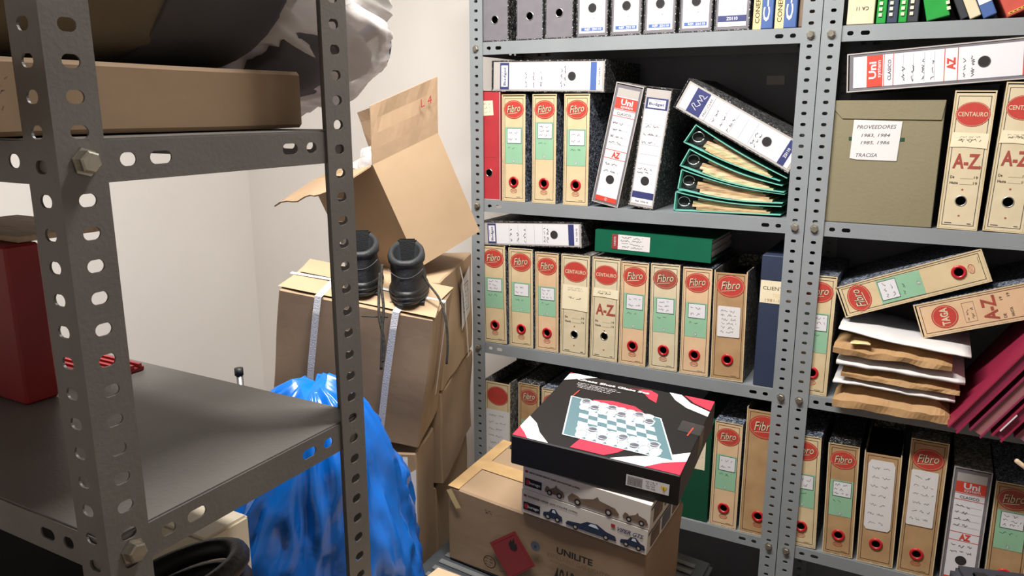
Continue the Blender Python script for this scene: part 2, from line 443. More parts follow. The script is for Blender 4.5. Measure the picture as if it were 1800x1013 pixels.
# ------------------------------------------------------------------ office files
def spine_with_hole(name, wd, h, hz, r, y, m, parent, recess=0.02, z0=0.0):
    """front board with a real finger hole; the block behind it has the shade painted in"""
    n = 20; hole = [(r * math.cos(2 * math.pi * (k + 0.5) / n), hz + r * math.sin(2 * math.pi * (k + 0.5) / n)) for k in range(n)]
    cells = [(-wd / 2, wd / 2, z0, hz - 0.03, None), (-wd / 2, wd / 2, hz - 0.03, hz + 0.03, hole), (-wd / 2, wd / 2, hz + 0.03, h, None)]
    vs, fs = holed_strip(cells, 0.0025, lambda a, d, z: (a, y + d, z))
    return fromdata(name, vs, fs, m, parent)

def rim(name, hz, r, tr, y, m, parent, flat=1.0):
    vs = []; fs = []; n, k2 = 24, 8
    for i in range(n):
        t = 2 * math.pi * i / n
        for j in range(k2):
            q = 2 * math.pi * j / k2; rr = r + tr * math.cos(q)
            vs.append((rr * math.cos(t), y + tr * flat * math.sin(q), hz + rr * math.sin(t)))
    for i in range(n):
        for j in range(k2):
            fs.append((i * k2 + j, i * k2 + (j + 1) % k2, ((i + 1) % n) * k2 + (j + 1) % k2, ((i + 1) % n) * k2 + j))
    return fromdata(name, vs, fs, m, parent, True)

SEED = [0]
def office_file(style, bl, br, tl, label, shelf=None, Y=SY + 0.003, w=None, h=None, anchor='BL', depth=0.275, case='mb', spine='cream',
                open_top=False, yaw=0.0, group='upright and lying office files', **k):
    """box file whose front stands at the given corners (bottom-left, bottom-right, top-left of its own spine)"""
    SEED[0] += 1; sd = SEED[0]
    A, B, C = [p if isinstance(p, Vector) else at(p[0], p[1], Y) for p in (bl, br, tl)]
    zz = (C - A).normalized(); xx = B - A; xx = xx - zz * xx.dot(zz)
    w = w or xx.length; h = h or (C - A).length; xx.normalize()
    if anchor == 'TL': A = C - zz * h
    if anchor == 'BR': A = B - xx * w
    o = A + xx * (w / 2)
    if shelf is not None:
        low = min((A).z, (A + xx * w).z); o = o + Vector((0, 0, shelf - low + 0.0008))
    yy = zz.cross(xx)
    if yaw:
        rm = Matrix.Rotation(yaw, 3, 'Z'); xx, yy, zz = rm @ xx, rm @ yy, rm @ zz
    r = empty('box_file', o, xx, yy, zz); tag(r, label, 'file', group)
    t = 0.0028; hw = w / 2; iw = hw - t
    # case: sleeve open to the front
    bm = bmesh.new()
    bx(bm, -hw, -iw, 0, depth, 0, h); bx(bm, iw, hw, 0, depth, 0, h); bx(bm, -iw, iw, 0, depth, 0, t); bx(bm, -iw, iw, depth - t, depth, t, h)
    if not open_top: bx(bm, -iw, iw, 0, depth, h - t, h)
    for f in bm.faces: f.material_index = 1 if f.calc_center_median().y < 1e-5 else 0
    edge = M['cream'] if style in ('oval', 'horse', 'plain', 'taga') else M['lgrey'] if case != 'mk' else M['mk']
    frombm('case', bm, [M[case], edge], r)
    sh = h - t - (0.004 if open_top else t)
    ys = 0.0015; S = Surf((0, ys, 0))
    hz = k.get('hz', 0.058); hr = 0.0105
    spm = M[spine]
    sp = spine_with_hole('spine', 2 * iw - 0.0006, sh, hz, hr, ys, spm, r, z0=t + 0.0003)
    # page block behind the spine, painted near-black as the shade inside
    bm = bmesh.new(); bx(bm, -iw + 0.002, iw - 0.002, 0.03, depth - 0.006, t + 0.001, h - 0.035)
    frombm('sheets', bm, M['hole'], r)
    if k.get('ring', 'red') == 'red': rim('finger_ring', hz, hr + 0.0025, 0.0036, ys - 0.001, M['ring'], r, 0.8)
    elif k.get('ring') != 'none': rim('finger_ring', hz, hr + 0.0006, 0.0013, ys - 0.0002, M['chrome'], r)
    H_ = h
    if style in ('oval', 'horse', 'taga', 'plain'):
        if style != 'plain' or k.get('frame', True):
            S.border('border_line', -iw + 0.006, iw - 0.006, 0.010, H_ - 0.012, 0.0012, M['ink'], r, 1)
    if style == 'oval':
        ez = H_ * 0.862; er = iw * 0.92
        em = S.ellipse('emblem', 0, ez, er, er * 0.80, M['red_old' if k.get('faded') else 'red'], r, 2)
        S.oval_line('emblem_outline', 0, ez, er * 0.91, er * 0.71, 0.0007, M['cream'], em, 3)
        S.text('lettering', 'Fibro', 0, ez + er * 0.06, er * 1.36, er * 0.62, M['ink'], em, 3, rot=0.12, shear=0.35, bold=0.035)
        S.text('lettering', 'Fibro', -0.0004, ez + er * 0.075, er * 1.34, er * 0.60, M['cream_pale'], em, 4, rot=0.12, shear=0.35, bold=0.004)
        S.strips('underline', [[(-er * 0.62, ez - er * 0.40), (er * 0.35, ez - er * 0.27)]], 0.0016, M['cream_pale'], em, 4)
        if k.get('stamp', True):
            st = S.oval_line('stamp', 0, hz - 0.026, 0.011, 0.0065, 0.0009, M['redstripe'], r, 2)
            S.strips('stamp_bars', [[(-0.008, hz - 0.026 + q), (0.008, hz - 0.026 + q)] for q in (-0.0022, 0.0005, 0.003)], 0.0007, M['redstripe'], st, 2)
        S.strips('maker_line', [[(iw * 0.25, 0.0135), (iw * 0.62, 0.0135)]], 0.0008, M['ink'], r, 2)
        g = k.get('green')
        if g:
            g0, g1 = g[0] * H_, g[1] * H_; gi = iw * 0.80
            gl = S.rect('green_label', -gi, gi, g0, g1, M['green'], r, 2)
            nh = min((g1 - g0) * 0.40, 0.044)
            S.rect('note', -gi * 0.72, gi * 0.86, g1 - nh - 0.004, g1 - 0.003, M['paper_w'], gl, 4)
            S.border('note_frame', -gi * 0.72, gi * 0.86, g1 - nh - 0.004, g1 - 0.003, 0.001, M['darkgreen'], gl, 5)
            S.scribble('handwriting', -gi * 0.62, gi * 0.72, g1 - nh, g1 - 0.006, 2 + sd % 2, M['pencil'], gl, 5, sd)
            S.scribble('handwriting', -gi * 0.7, gi * 0.6, g1 - nh - 0.024, g1 - nh - 0.008, 1, M['pencil'], gl, 3, sd + 50)
            S.oval_line('mark', 0, g0 + 0.008, 0.0042, 0.0042, 0.0012, M['paper_w'], gl, 3, 14)
            S.strips('mark_stroke', [[(0, g0 + 0.0055), (0, g0 + 0.0105)]], 0.0016, M['paper_w'], gl, 3)
    if style == 'horse':
        ez = H_ * 0.835; er = iw * 0.90
        em = S.ellipse('emblem', 0, ez, er, er * 0.80, M['red'], r, 2)
        S.oval_line('emblem_outline', 0, ez, er * 0.95, er * 0.75, 0.0006, M['cream_pale'], em, 3)
        S.text('lettering', 'CENTAURO', 0, ez, er * 1.72, er * 0.29, M['cream_pale' if not k.get('faded') else 'red_old'], em, 3, bold=0.012)
        if k.get('az', True): S.text('az_lettering', 'A-Z.', 0.002, H_ * 0.50, iw * 1.5, 0.034, M['red_old'], r, 2, bold=0.03)
        if k.get('dates', True):
            q = H_ * 0.385
            for i, wd_ in enumerate(('De', 'Hasta')):
                S.text('date_lettering', wd_, -iw * (0.62 if i == 0 else 0.50), q - i * 0.013, iw * (0.22 if i == 0 else 0.44), 0.006, M['ink'], r, 2, bold=0.01)
                S.text('date_lettering', '19', iw * 0.62, q - i * 0.013, iw * 0.2, 0.006, M['ink'], r, 2)
                S.strips('rule', [[(-iw * 0.2, q - i * 0.013 - 0.003), (iw * 0.48, q - i * 0.013 - 0.003)]], 0.0004, M['ink'], r, 2)
        for q in (H_ * 0.295, 0.032):
            S.poly('star', [(0.0032 * (1 if i % 2 == 0 else 0.42) * math.sin(i * math.pi / 5), q + 0.0032 * (1 if i % 2 == 0 else 0.42) * math.cos(i * math.pi / 5)) for i in range(10)], M['red_old'], r, 2)
        S.strips('maker_line', [[(-iw * 0.7, 0.0145), (-iw * 0.35, 0.0145)], [(iw * 0.5, 0.0145), (iw * 0.68, 0.0145)]], 0.0016, M['ink'], r, 2)
    if style == 'taga':
        ez = H_ * 0.83; er = iw * 0.72
        em = S.ellipse('emblem', 0, ez, er, er * 1.0, M['red'], r, 2)
        S.oval_line('emblem_outline', 0, ez, er * 0.88, er * 0.88, 0.0007, M['cream_pale'], em, 3)
        S.text('lettering', 'TAGA', 0, ez, er * 1.5, er * 0.62, M['cream_pale'], em, 3, bold=0.03)
        S.border('stamp_box', -iw * 0.6, iw * 0.6, H_ * 0.645, H_ * 0.715, 0.0007, M['sepia'], r, 2)
        S.scribble('handwriting', -iw * 0.5, iw * 0.5, H_ * 0.65, H_ * 0.71, 2, M['sepia'], r, 2, sd)
        S.text('az_lettering', 'A-Z.', 0, H_ * 0.56, iw * 1.5, 0.030, M['red_old'], r, 2, bold=0.03)
        S.text('date_lettering', 'DE', -iw * 0.6, H_ * 0.485, iw * 0.25, 0.006, M['ink'], r, 2); S.text('date_lettering', '19', iw * 0.45, H_ * 0.485, iw * 0.2, 0.006, M['ink'], r, 2)
        S.text('date_lettering', 'HASTA', -iw * 0.45, H_ * 0.44, iw * 0.55, 0.006, M['ink'], r, 2); S.text('date_lettering', '19', iw * 0.6, H_ * 0.44, iw * 0.2, 0.006, M['ink'], r, 2)
    if 'tape' in k:                                # strip of old masking tape with a word on it
        b0, b1 = k['tape'][0] * H_, k['tape'][1] * H_
        tp = S.poly('masking_tape', [(-iw * 0.98, b0), (-iw * 0.2, b0 + 0.001), (iw * 0.97, b0 - 0.002), (iw * 0.99, b1), (-iw * 0.9, b1 + 0.002)], M['paper_old'], r, 5)
        S.scribble('handwriting', -iw * 0.6, iw * 0.75, (b0 + b1) / 2 - 0.006, (b0 + b1) / 2 + 0.008, 1, M['ink'], tp, 6, sd, 0.0009)
        S.scribble('handwriting', -iw * 0.6, iw * 0.6, b1 - 0.016, b1 - 0.004, 2, M['pencil'], tp, 6, sd + 9, 0.0004)
    if 'sheet' in k:                               # glued sheet of paper
        a0, a1, b0, b1 = k['sheet'][:4]; rows = k['sheet'][4]
        a0, a1, b0, b1 = a0 * iw, a1 * iw, b0 * H_, b1 * H_; ch = k.get('chamfer', 0.002)
        pp = S.poly('paper_sheet', [(a0 + ch, b0), (a1 - ch, b0 + 0.001), (a1, b0 + ch * 1.6), (a1, b1 - ch * 2), (a1 - ch, b1), (a0 + ch, b1), (a0, b1 - ch * 2), (a0, b0 + ch * 1.6)], M[k.get('sheetmat', 'paper')], r, 6)
        S.scribble('handwriting', a0 * 0.8, a1 * 0.85, b0 + 0.01, b1 - 0.006, rows, M['pencil'], pp, 7, sd, 0.0007)
    if style == 'uni':
        li = iw - 0.006; l0, l1 = 0.008, H_ - 0.014
        L = S.rect('label', -li, li, l0, l1, M['paper_w'], r, 2)
        # dark disc on the label paints the shade of the finger hole
        S.ellipse('hole_shade_disc', 0, hz, hr, hr, M['hole'], L, 4); S.oval_line('rim_line', 0, hz, hr + 0.0008, hr + 0.0008, 0.0018, M['chrome'], L, 5)
        S.rect('label_tip', -li, li, l1 - 0.022, l1, M['lgrey'] if k.get('tip', True) else M['paper_w'], L, 3)
        S.rect('red_block', -li, li, H_ * 0.795, H_ * 0.885, M['redstripe'], L, 3)
        [S.strips('red_line', [[(-li, q * H_), (li, q * H_)]], 0.0016, M['redstripe'], L, 3) for q in (0.788, 0.735, 0.458, 0.388)]
        S.text('lettering', 'Uni', 0.002, H_ * 0.852, li * 1.1, 0.016, M['paper_w'], L, 4, bold=0.03)
        S.text('lettering', 'system', 0.004, H_ * 0.811, li * 1.1, 0.009, M['paper_w'], L, 4, bold=0.01)
        S.text('lettering', 'CLASICO', 0, H_ * 0.757, li * 1.3, 0.007, M['ink'], L, 4)
        S.text('az_lettering', 'AZ', 0.002, H_ * 0.423, li * 0.75, 0.017, M['redstripe'], L, 4, bold=0.045)
        S.strips('rule', [[(-li * 0.9, q * H_), (li * 0.9, q * H_)] for q in (0.68, 0.625, 0.565, 0.51)], 0.0004, M['pencil'], L, 3)
        S.scribble('handwriting', -li * 0.85, li * 0.5, H_ * 0.50, H_ * 0.71, 4, M['pencil'], L, 4, sd, 0.0010)
        S.scribble('handwriting', -li * 0.85, li * 0.7, hz + 0.015, max(H_ * 0.375, hz + 0.03), 2, M['pencil'], L, 4, sd + 5, 0.0010)
        S.rect('red_foot', -li, li, l0, l0 + 0.014, M['redstripe'], L, 3)
        S.oval_line('maker_mark', 0, l0 + 0.007, 0.004, 0.0045, 0.0012, M['paper_w'], L, 4, 12); S.strips('mark_stroke', [[(0, l0 + 0.003), (0, l0 + 0.011)]], 0.001, M['paper_w'], L, 4)
    if style in ('budget', 'signature', 'ref', 'number'):
        li = iw - (0.004 if style == 'budget' else 0.006); l0, l1 = 0.010, H_ - 0.012
        L = S.rect('label', -li, li, l0, l1, M['paper_w'], r, 2)
        S.ellipse('hole_shade_disc', 0, hz, hr, hr, M['hole'], L, 4); S.oval_line('rim_line', 0, hz, hr + 0.0008, hr + 0.0008, 0.0016, M['chrome'], L, 5)  # shade of the hole painted as a dark disc
        if style == 'budget':
            S.rect('label_tip', -li, li, l1 - 0.016, l1, M['lgrey'], L, 3)
            S.rect('blue_band', -li, li, l1 - 0.046, l1 - 0.016, M['navy'], L, 3)
            S.rect('name_plate', -li * 0.8, li * 0.8, l1 - 0.042, l1 - 0.020, M['paper_w'], L, 4)
            S.text('lettering', 'Budget', 0, l1 - 0.033, li * 1.4, 0.010, M['navy'], L, 5, bold=0.02)
            S.text('lettering', 'OFFICE', 0, l1 - 0.0235, li * 0.7, 0.003, M['ink'], L, 5)
            S.rect('blue_foot', -li, li, 0.026, 0.044, M['blue_l' if k.get('bluefoot') else 'navy'], L, 3)
            S.text('lettering', 'Ref. 1036 N', 0, 0.0175, li * 1.2, 0.0045, M['ink'], L, 3, bold=0.01)
        if style == 'signature':
            S.rect('blue_band', -li, li, l1 - 0.062, l1 - 0.022, M['navy'], L, 3)
            S.strips('signature', [[(-0.02, l1 - 0.045), (-0.012, l1 - 0.028), (-0.006, l1 - 0.031), (-0.012, l1 - 0.042), (-0.002, l1 - 0.05), (0.004, l1 - 0.036), (0.008, l1 - 0.05), (0.016, l1 - 0.034), (0.02, l1 - 0.045), (0.014, l1 - 0.052), (0.024, l1 - 0.055)]], 0.0014, M['paper_w'], L, 4)
            S.text('lettering', 'PNC-CLAS', 0, l1 - 0.070, li * 1.5, 0.006, M['ink'], L, 3)
            S.strips('rule', [[(-li, l1 - 0.077), (li, l1 - 0.077)]], 0.0008, M['ink'], L, 3)
            S.rect('blue_foot', -li, li, 0.022, 0.040, M['navy'], L, 3); S.text('lettering', 'Z0110', 0, 0.031, li * 0.8, 0.008, M['paper_w'], L, 4, bold=0.02)
        if style in ('budget', 'signature'):
            S.strips('rule', [[(-li * 0.92, q * H_), (li * 0.92, q * H_)] for q in (0.70, 0.61, 0.53, 0.45, 0.37)], 0.0004, M['pencil'], L, 3)
            S.scribble('handwriting', -li * 0.85, li * 0.6, H_ * 0.52, H_ * 0.72, 3, M['pencil'], L, 4, sd, 0.0010)
            S.scribble('handwriting', -li * 0.85, li * 0.8, hz + 0.017, hz + 0.037, 2, M['pencil'], L, 4, sd + 3, 0.0010)
        if style == 'ref':
            S.rect('blue_tag', -li * 0.86, li * 0.86, 0.0155, 0.0245, M['blue_l'], L, 3); S.text('lettering', 'REF. Z0110', 0.003, 0.020, li * 1.3, 0.006, M['paper_w'], L, 4, bold=0.02)
            for q in (0.056, 0.0485): S.scribble('small_print', -li * 0.8, li * 0.9, q - 0.0025, q + 0.0035, 1, M['pencil'], L, 3, int(q * 9999), 0.0004)
        if style == 'number':
            S.rect('blue_foot', -li, li, 0.021, 0.036, M['navy'], L, 3); S.text('lettering', 'Z0110', 0, 0.0285, li * 0.8, 0.008, M['paper_w'], L, 4, bold=0.02)
            S.strips('rule', [[(-li * 0.9, q), (li * 0.9, q)] for q in (0.05, 0.065)], 0.0004, M['pencil'], L, 3)
    if style == 'red':
        S.poly('note', [(-iw, H_ * 0.765), (iw * 0.45, H_ * 0.775), (iw * 0.38, H_ * 0.905), (-iw, H_ * 0.90)], M['paper_old'], r, 3)
        S.scribble('handwriting', -iw * 0.9, iw * 0.3, H_ * 0.79, H_ * 0.895, 3, M['pencil'], r, 4, sd)
        S.strips('crease', [[(-iw, H_ * 0.40), (iw * 0.6, H_ * 0.40)]], 0.0012, M['brownred'], r, 3)
    return r

def up(x0, x1, z, h):                    # corners of an upright spine from its place on the shelf
    y = SY + 0.003
    return Vector((x0, y, z)), Vector((x1, y, z)), Vector((x0, y, z + h))
Z1, Z2, Z3, Z4 = ZS[1:5]
G1 = 'files on the top visible shelf'
# top visible shelf, left unit
for i, (a, b) in enumerate(((-1.226, -1.135), (-1.110, -1.024), (-1.018, -0.932))):
    office_file('grey', *up(a, b, Z1, 0.315), ('plain grey file with metal-rimmed hole beside the corner post', 'plain grey file between two other plain grey files', 'plain grey file beside the first white-labelled file')[i],
                shelf=Z1, case='mk', spine='grey', ring='chrome', hz=0.060 + 0.004 * i, group=G1)
for i, (a, b) in enumerate(((-0.922, -0.830), (-0.822, -0.735), (-0.729, -0.643), (-0.634, -0.549))):
    office_file('ref', *up(a, b, Z1, 0.315), 'grey file with white label and blue reference tag, %s' % ('next to the plain grey files', 'second of the four alike', 'third of the four alike', 'next to broad navy band')[i],
                shelf=Z1, case='mk', spine='grey', ring='none', hz=0.075, group=G1)
office_file('number', *up(-0.543, -0.456, Z1, 0.315), 'grey file whose white label has a broad navy band, beside blue volumes', shelf=Z1, case='mk', spine='grey', ring='none', hz=0.085, group=G1)
# second shelf, left unit
office_file('red', *up(-1.243, -1.163, Z2, 0.326), 'red file with torn note on its spine beside the corner post', shelf=Z2, case='redfile', spine='redfile', ring='chrome', hz=0.082)
G2 = 'cream files with green labels on the second shelf'
for i, (a, b, g) in enumerate(((-1.157, -1.079, (0.36, 0.70)), (-1.056, -0.979, (0.41, 0.75)), (-0.955, -0.877, (0.36, 0.69)))):
    office_file('oval', *up(a, b, Z2, 0.312), 'cream file with red oval and green label %s' % ('next to the red file', 'in the middle under the lying file', 'next to the leaning red-and-white file')[i],
                shelf=Z2, green=g, group=G2, hz=0.058)
office_file('budget', (1063, 153), (1063, 98), (862, 152), 'white-labelled file with bright blue band lying across cream files', w=0.088, h=0.358, shelf=Z2 + 0.3145, case='mk', spine='lgrey', ring='none', bluefoot=True, hz=0.10)
office_file('uni', (1040, 352), (1087, 358), (1084, 142), 'grey file with red-and-white label leaning beside navy-banded file', shelf=Z2, case='mg', spine='grey', ring='none', hz=0.072)
office_file('budget', (1104, 354), (1149, 361), (1136, 143), 'white-labelled navy-banded file leaning on the second shelf', shelf=Z2, case='mk', spine='lgrey', ring='none', hz=0.075)
office_file('signature', (1385, 305), (1391, 232), (1183, 188), 'white-labelled file with navy signature band sloping over teal binders', w=0.082, h=0.345, anchor='TL', case='mk', spine='lgrey', ring='none', hz=0.088)
# third shelf, left unit
c2 = lambda x, y: (820 + x / 2.815, 340 + y / 2.815)
G3 = 'row of cream files on the third shelf'
rows = [('oval', (85, 722), (200, 730), (72, 240), dict(green=(0.36, 0.67)), 'cream file with green label beside the corner post, third shelf'),
        ('oval', (213, 735), (330, 748), (207, 250), dict(green=(0.36, 0.66)), 'cream file with green label, second from corner post, third shelf'),
        ('oval', (342, 748), (455, 765), (340, 262), dict(green=(0.36, 0.66), case='mk', spine='cream_pink'), 'cream file with green label beside the masking-taped file'),
        ('horse', (462, 770), (600, 790), (470, 275), dict(case='mg', ring='chrome', az=False, tape=(0.46, 0.70), spine='cream_pale', hz=0.066), 'cream file with red oval and masking tape across its spine'),
        ('horse', (610, 790), (745, 808), (625, 285), dict(case='mg', ring='chrome', tape=(0.62, 0.70), spine='cream_pale', hz=0.074), 'cream file with red A-Z lettering beside the masking-taped file'),
        ('oval', (752, 812), (885, 832), (768, 305), dict(green=(0.36, 0.70), spine='cream_pink'), 'peach-cream file with green label beside the A-Z lettered file'),
        ('oval', (902, 838), (1042, 856), (915, 318), dict(green=(0.36, 0.69), spine='cream_pale', faded=True, case='mg'), 'pale file with faded red oval and peeling green label'),
        ('oval', (1055, 858), (1195, 880), (1075, 330), dict(green=(0.36, 0.68), spine='cream_pink'), 'peach-cream file with green label next to tan file with paper'),
        ('oval', (1208, 880), (1368, 902), (1230, 342), dict(sheet=(-0.75, 0.72, 0.40, 0.68, 6), spine='tan', case='mg', stamp=False, open_top=True), 'tan file with a handwritten white sheet instead of green label')]
for st, a, b, c, kw, lab in rows:
    office_file(st, c2(*a), c2(*b), c2(*c), lab, shelf=Z3, group=G3, **kw)
office_file('budget', (1024, 432), (1025, 386), (846, 427), 'white-labelled navy-banded file lying on the row of cream files', w=0.075, h=0.345, shelf=Z3 + 0.330, case='mk', spine='lgrey', ring='none', hz=0.09)
# bottom row, left unit
G4 = 'cream files on the lowest visible shelf'
office_file('horse', *up(-1.224, -1.130, Z4, 0.312), 'file with red oval and large white sheet, open at the top', shelf=Z4, case='mg', ring='chrome', open_top=True, faded=True, az=False, dates=False, sheet=(-0.95, 1.0, 0.02, 0.68, 8), group=G4)
office_file('oval', *up(-1.100, -1.026, Z4, 0.322), 'tan file with green label behind the chess box corner', shelf=Z4, spine='tan', case='mk', faded=True, green=(0.36, 0.62), group=G4)
office_file('oval', *up(-1.018, -0.942, Z4, 0.318), 'cream file mostly hidden behind the chess box', shelf=Z4, green=(0.36, 0.62), group=G4)
office_file('oval', *up(-0.478, -0.402, Z4, 0.318), 'cream file with green label between dark green and tan files', shelf=Z4, spine='cream_pink', green=(0.36, 0.69), group=G4)
office_file('oval', *up(-0.394, -0.296, Z4, 0.374), 'tall tan file without label beside the double post', shelf=Z4, spine='tan', case='mg', open_top=True, group=G4)
# right unit, bottom row
c5 = lambda x, y: (1180 + x / 2.903, 700 + y / 2.903)
br = [('oval', (612, 755), (735, 772), (640, 195), dict(green=(0.36, 0.66), w=0.080, anchor='BR'), 'cream file with green label standing against the double post'),
      ('oval', (770, 770), (925, 795), (805, 210), dict(green=(0.36, 0.68), spine='tan', case='mk'), 'tan file with green label next to brown file with paper'),
      ('plain', (945, 815), (1130, 850), (990, 250), dict(sheet=(-0.8, 0.75, 0.31, 0.93, 7), chamfer=0.006, spine='tan', case='mg', open_top=True), 'brown file with long chamfered white paper over its spine'),
      ('oval', (1147, 870), (1335, 900), (1228, 192), dict(sheet=(-0.85, 0.7, 0.37, 0.78, 6), spine='tan', case='mg'), 'tall tan file with red oval above a crooked white paper'),
      ('uni', (1368, 905), (1560, 935), (1450, 315), dict(case='mg', spine='grey', ring='none', hz=0.07), 'grey file with red-and-white label in the bottom row'),
      ('oval', (1590, 950), (1790, 985), (1665, 380), dict(green=(0.42, 0.76), spine='tan', faded=True, case='mb'), 'tan file with green label beside the red-and-white labelled file')]
for st, a, b, c, kw, lab in br:
    office_file(st, c5(*a), c5(*b), c5(*c), lab, shelf=Z4, group=G4, **kw)
# right unit, upper rows
office_file('uni', (1800, 139), (1800, 63), (1488, 163), 'grey file with red-and-white label lying above the olive box', w=0.088, h=0.372, anchor='TL', case='mg', spine='grey', ring='none', tip=False, hz=0.094)
c3 = lambda x, y: (1380 + x / 2.412, y / 2.412)
office_file('horse', c3(645, 950), c3(815, 965), c3(725, 365), 'cream A-Z lettered file with taped note next to olive box', shelf=Z2, case='mg', ring='chrome', spine='cream_pale', tape=(0.60, 0.70), hz=0.066)
office_file('horse', c3(835, 985), c3(1010, 1005), c3(940, 355), 'cream A-Z lettered file, farther of two from olive box', shelf=Z2, case='mg', ring='chrome', spine='cream_pale', tape=(0.60, 0.68), hz=0.068)
c4 = lambda x, y: (1300 + x / 3.166, 420 + y / 3.166)
office_file('oval', *up(-0.279, -0.199, Z3, 0.316), 'cream file half hidden by the double post, beside the paper pile', shelf=Z3, green=(0.36, 0.69))
office_file('oval', c4(1408, 237), c4(1333, 67), c4(603, 437), 'cream file with green label lying aslant on the paper pile', w=0.080, h=0.325, case='mb', green=(0.42, 0.72))
office_file('taga', Vector((0.36, SY + 0.003, 1.19)), Vector((0.34, SY + 0.003, 1.27)), c4(1018, 555), 'orange-tan file with round red emblem lying under another sloping file', w=0.084, h=0.345, anchor='TL', case='mb', spine='cream_pink', ring='red')

# plain dark box files
def plain_file(name, x0, x1, z, h, m, label, y=SY + 0.004, depth=0.27):
    r = empty(name, ((x0 + x1) / 2, y, z + 0.0005)); tag(r, label, 'file')
    hw = (x1 - x0) / 2
    box('board', -hw, hw, 0, depth, 0, h, m, r, 0.002)
    return r, Surf((0, -0.0003, 0)), hw
r, S, hw = plain_file('navy_file', -0.385, -0.294, Z3, 0.356, M['navyfile'], 'tall dark navy file with cream handwritten label beside double post')
L = S.rect('label', -hw + 0.002, hw, 0.23, 0.29, M['paper_old'], r, 2)
S.text('lettering', 'CLIENTES', -0.005, 0.270, 0.064, 0.009, M['ink'], L, 3)
S.text('lettering', 'TECISA', 0.006, 0.252, 0.036, 0.008, M['manila'], L, 3)
S.text('lettering', '1981-1982', 0.0, 0.238, 0.06, 0.008, M['tan'], L, 3)
r, S, hw = plain_file('green_file', -0.565, -0.485, Z4, 0.30, M['darkgreen'], 'dark green file with cream label standing behind the chess box')
L = S.rect('label', -0.02, 0.025, 0.16, 0.28, M['paper_old'], r, 2); S.scribble('handwriting', -0.015, 0.02, 0.19, 0.26, 4, M['pencil'], L, 3, 77)
# green file lying on the row of cream files
g0 = Vector((-0.852, SY + 0.003, Z3 + 0.3265)); r = empty('green_file', g0, Vector((math.cos(0.015), 0, -math.sin(0.015))), (0, 1, 0), Vector((math.sin(0.015), 0, math.cos(0.015))))
tag(r, 'bright green file lying flat on the row of cream files', 'file')
bm = bmesh.new(); bx(bm, 0, 0.335, 0, 0.003, 0, 0.062); bx(bm, 0, 0.335, 0.003, 0.26, 0.059, 0.062); bx(bm, 0, 0.335, 0.003, 0.26, 0, 0.003)
frombm('cover', bm, M['greenfile'], r)
for q in range(5): box('sheets', 0.01, 0.325 + 0.004 * (q % 2), 0.012, 0.25, 0.006 + q * 0.01, 0.0155 + q * 0.01, M['paper'], r)
S = Surf((0, -0.0003, 0)); L = S.rect('label', 0.052, 0.164, 0.012, 0.054, M['paper'], r, 2)
S.rect('red_band', 0.052, 0.070, 0.012, 0.054, M['hazard'], L, 3); S.text('lettering', 'UNISYS', 0.061, 0.034, 0.026, 0.006, M['paper_w'], L, 4, rot=math.pi / 2)
S.scribble('handwriting', 0.075, 0.16, 0.016, 0.052, 4, M['pencil'], L, 3, 5)

# two blue volumes and a brown one beside the double post
for i, (a, b, word, lab) in enumerate(((-0.448, -0.400, 'C-2', 'blue volume with tan strip beside the navy-banded file'), (-0.396, -0.345, 'C-1', 'blue volume with tan strip and torn paper near the double post'))):
    r = empty('bound_volume', (a, SY + 0.003, Z1 + 0.0005)); tag(r, lab, 'book', 'blue volumes on the top visible shelf')
    wd = b - a; box('cover', 0, wd, 0, 0.26, 0, 0.32, M['bookblue'], r, 0.002)
    S = Surf((0, -0.0003, 0)); st = S.rect('tan_strip', 0.0005, wd * 0.42, 0.0, 0.30, M['manila'], r, 2)
    S.text('lettering', 'CONERA', wd * 0.22, 0.050, 0.072, 0.011, M['ink'], st, 3, rot=math.pi / 2, bold=0.01)
    S.text('number_lettering', word, wd * 0.66, 0.055, 0.075, 0.016, M['paper_w'], r, 2, rot=math.pi / 2, bold=0.03)
    if i: S.poly('torn_paper', [(wd * 0.4, 0.085), (wd * 0.8, 0.078), (wd * 0.5, 0.10), (wd * 0.38, 0.10)], M['paper_old'], r, 4)
box('brown_volume', -0.342, -0.294, SY + 0.01, SY + 0.25, Z1 + 0.0005, Z1 + 0.3, M['sepia'], None, 0.003)
tag(bpy.data.objects['brown_volume'], 'brown bound volume half hidden by the double post', 'book')

# teal ring binders lying in a stack, seen end on
c6 = lambda x, y: at(1180 + x / 5.064, 190 + y / 5.064, SY + 0.01)
def lerp(a, b, t): return a + (b - a) * t
def profile_slab(name, top, bot, y0, y1, m, parent, smooth=False):
    n = len(top); vs = []; fs = []
    for y in (y0, y1):
        for p in top: vs.append((p.x, y, p.z))
        for p in bot: vs.append((p.x, y, p.z))
    for i in range(n - 1):
        fs.append((i, n + i, n + i + 1, i + 1)); fs.append((2 * n + i, 2 * n + i + 1, 3 * n + i + 1, 3 * n + i))
        fs.append((i, i + 1, 2 * n + i + 1, 2 * n + i)); fs.append((n + i, 3 * n + i, 3 * n + i + 1, n + i + 1))
    fs.append((0, 2 * n, 3 * n, n)); fs.append((n - 1, 2 * n - 1, 4 * n - 1, 3 * n - 1))
    return fromdata(name, vs, fs, m, parent, smooth)
binders = [((215, 145), (105, 305), (1030, 622), (965, 655), 40, 'topmost of the four'), ((155, 362), (68, 515), (985, 690), (1000, 757), 70, 'second of the four from the top'),
           ((80, 545), (45, 725), (1005, 768), (985, 855), 60, 'third of the four from the top'), ((25, 745), (8, 925), (975, 878), (965, 962), 60, 'lowest of the four, on the shelf')]
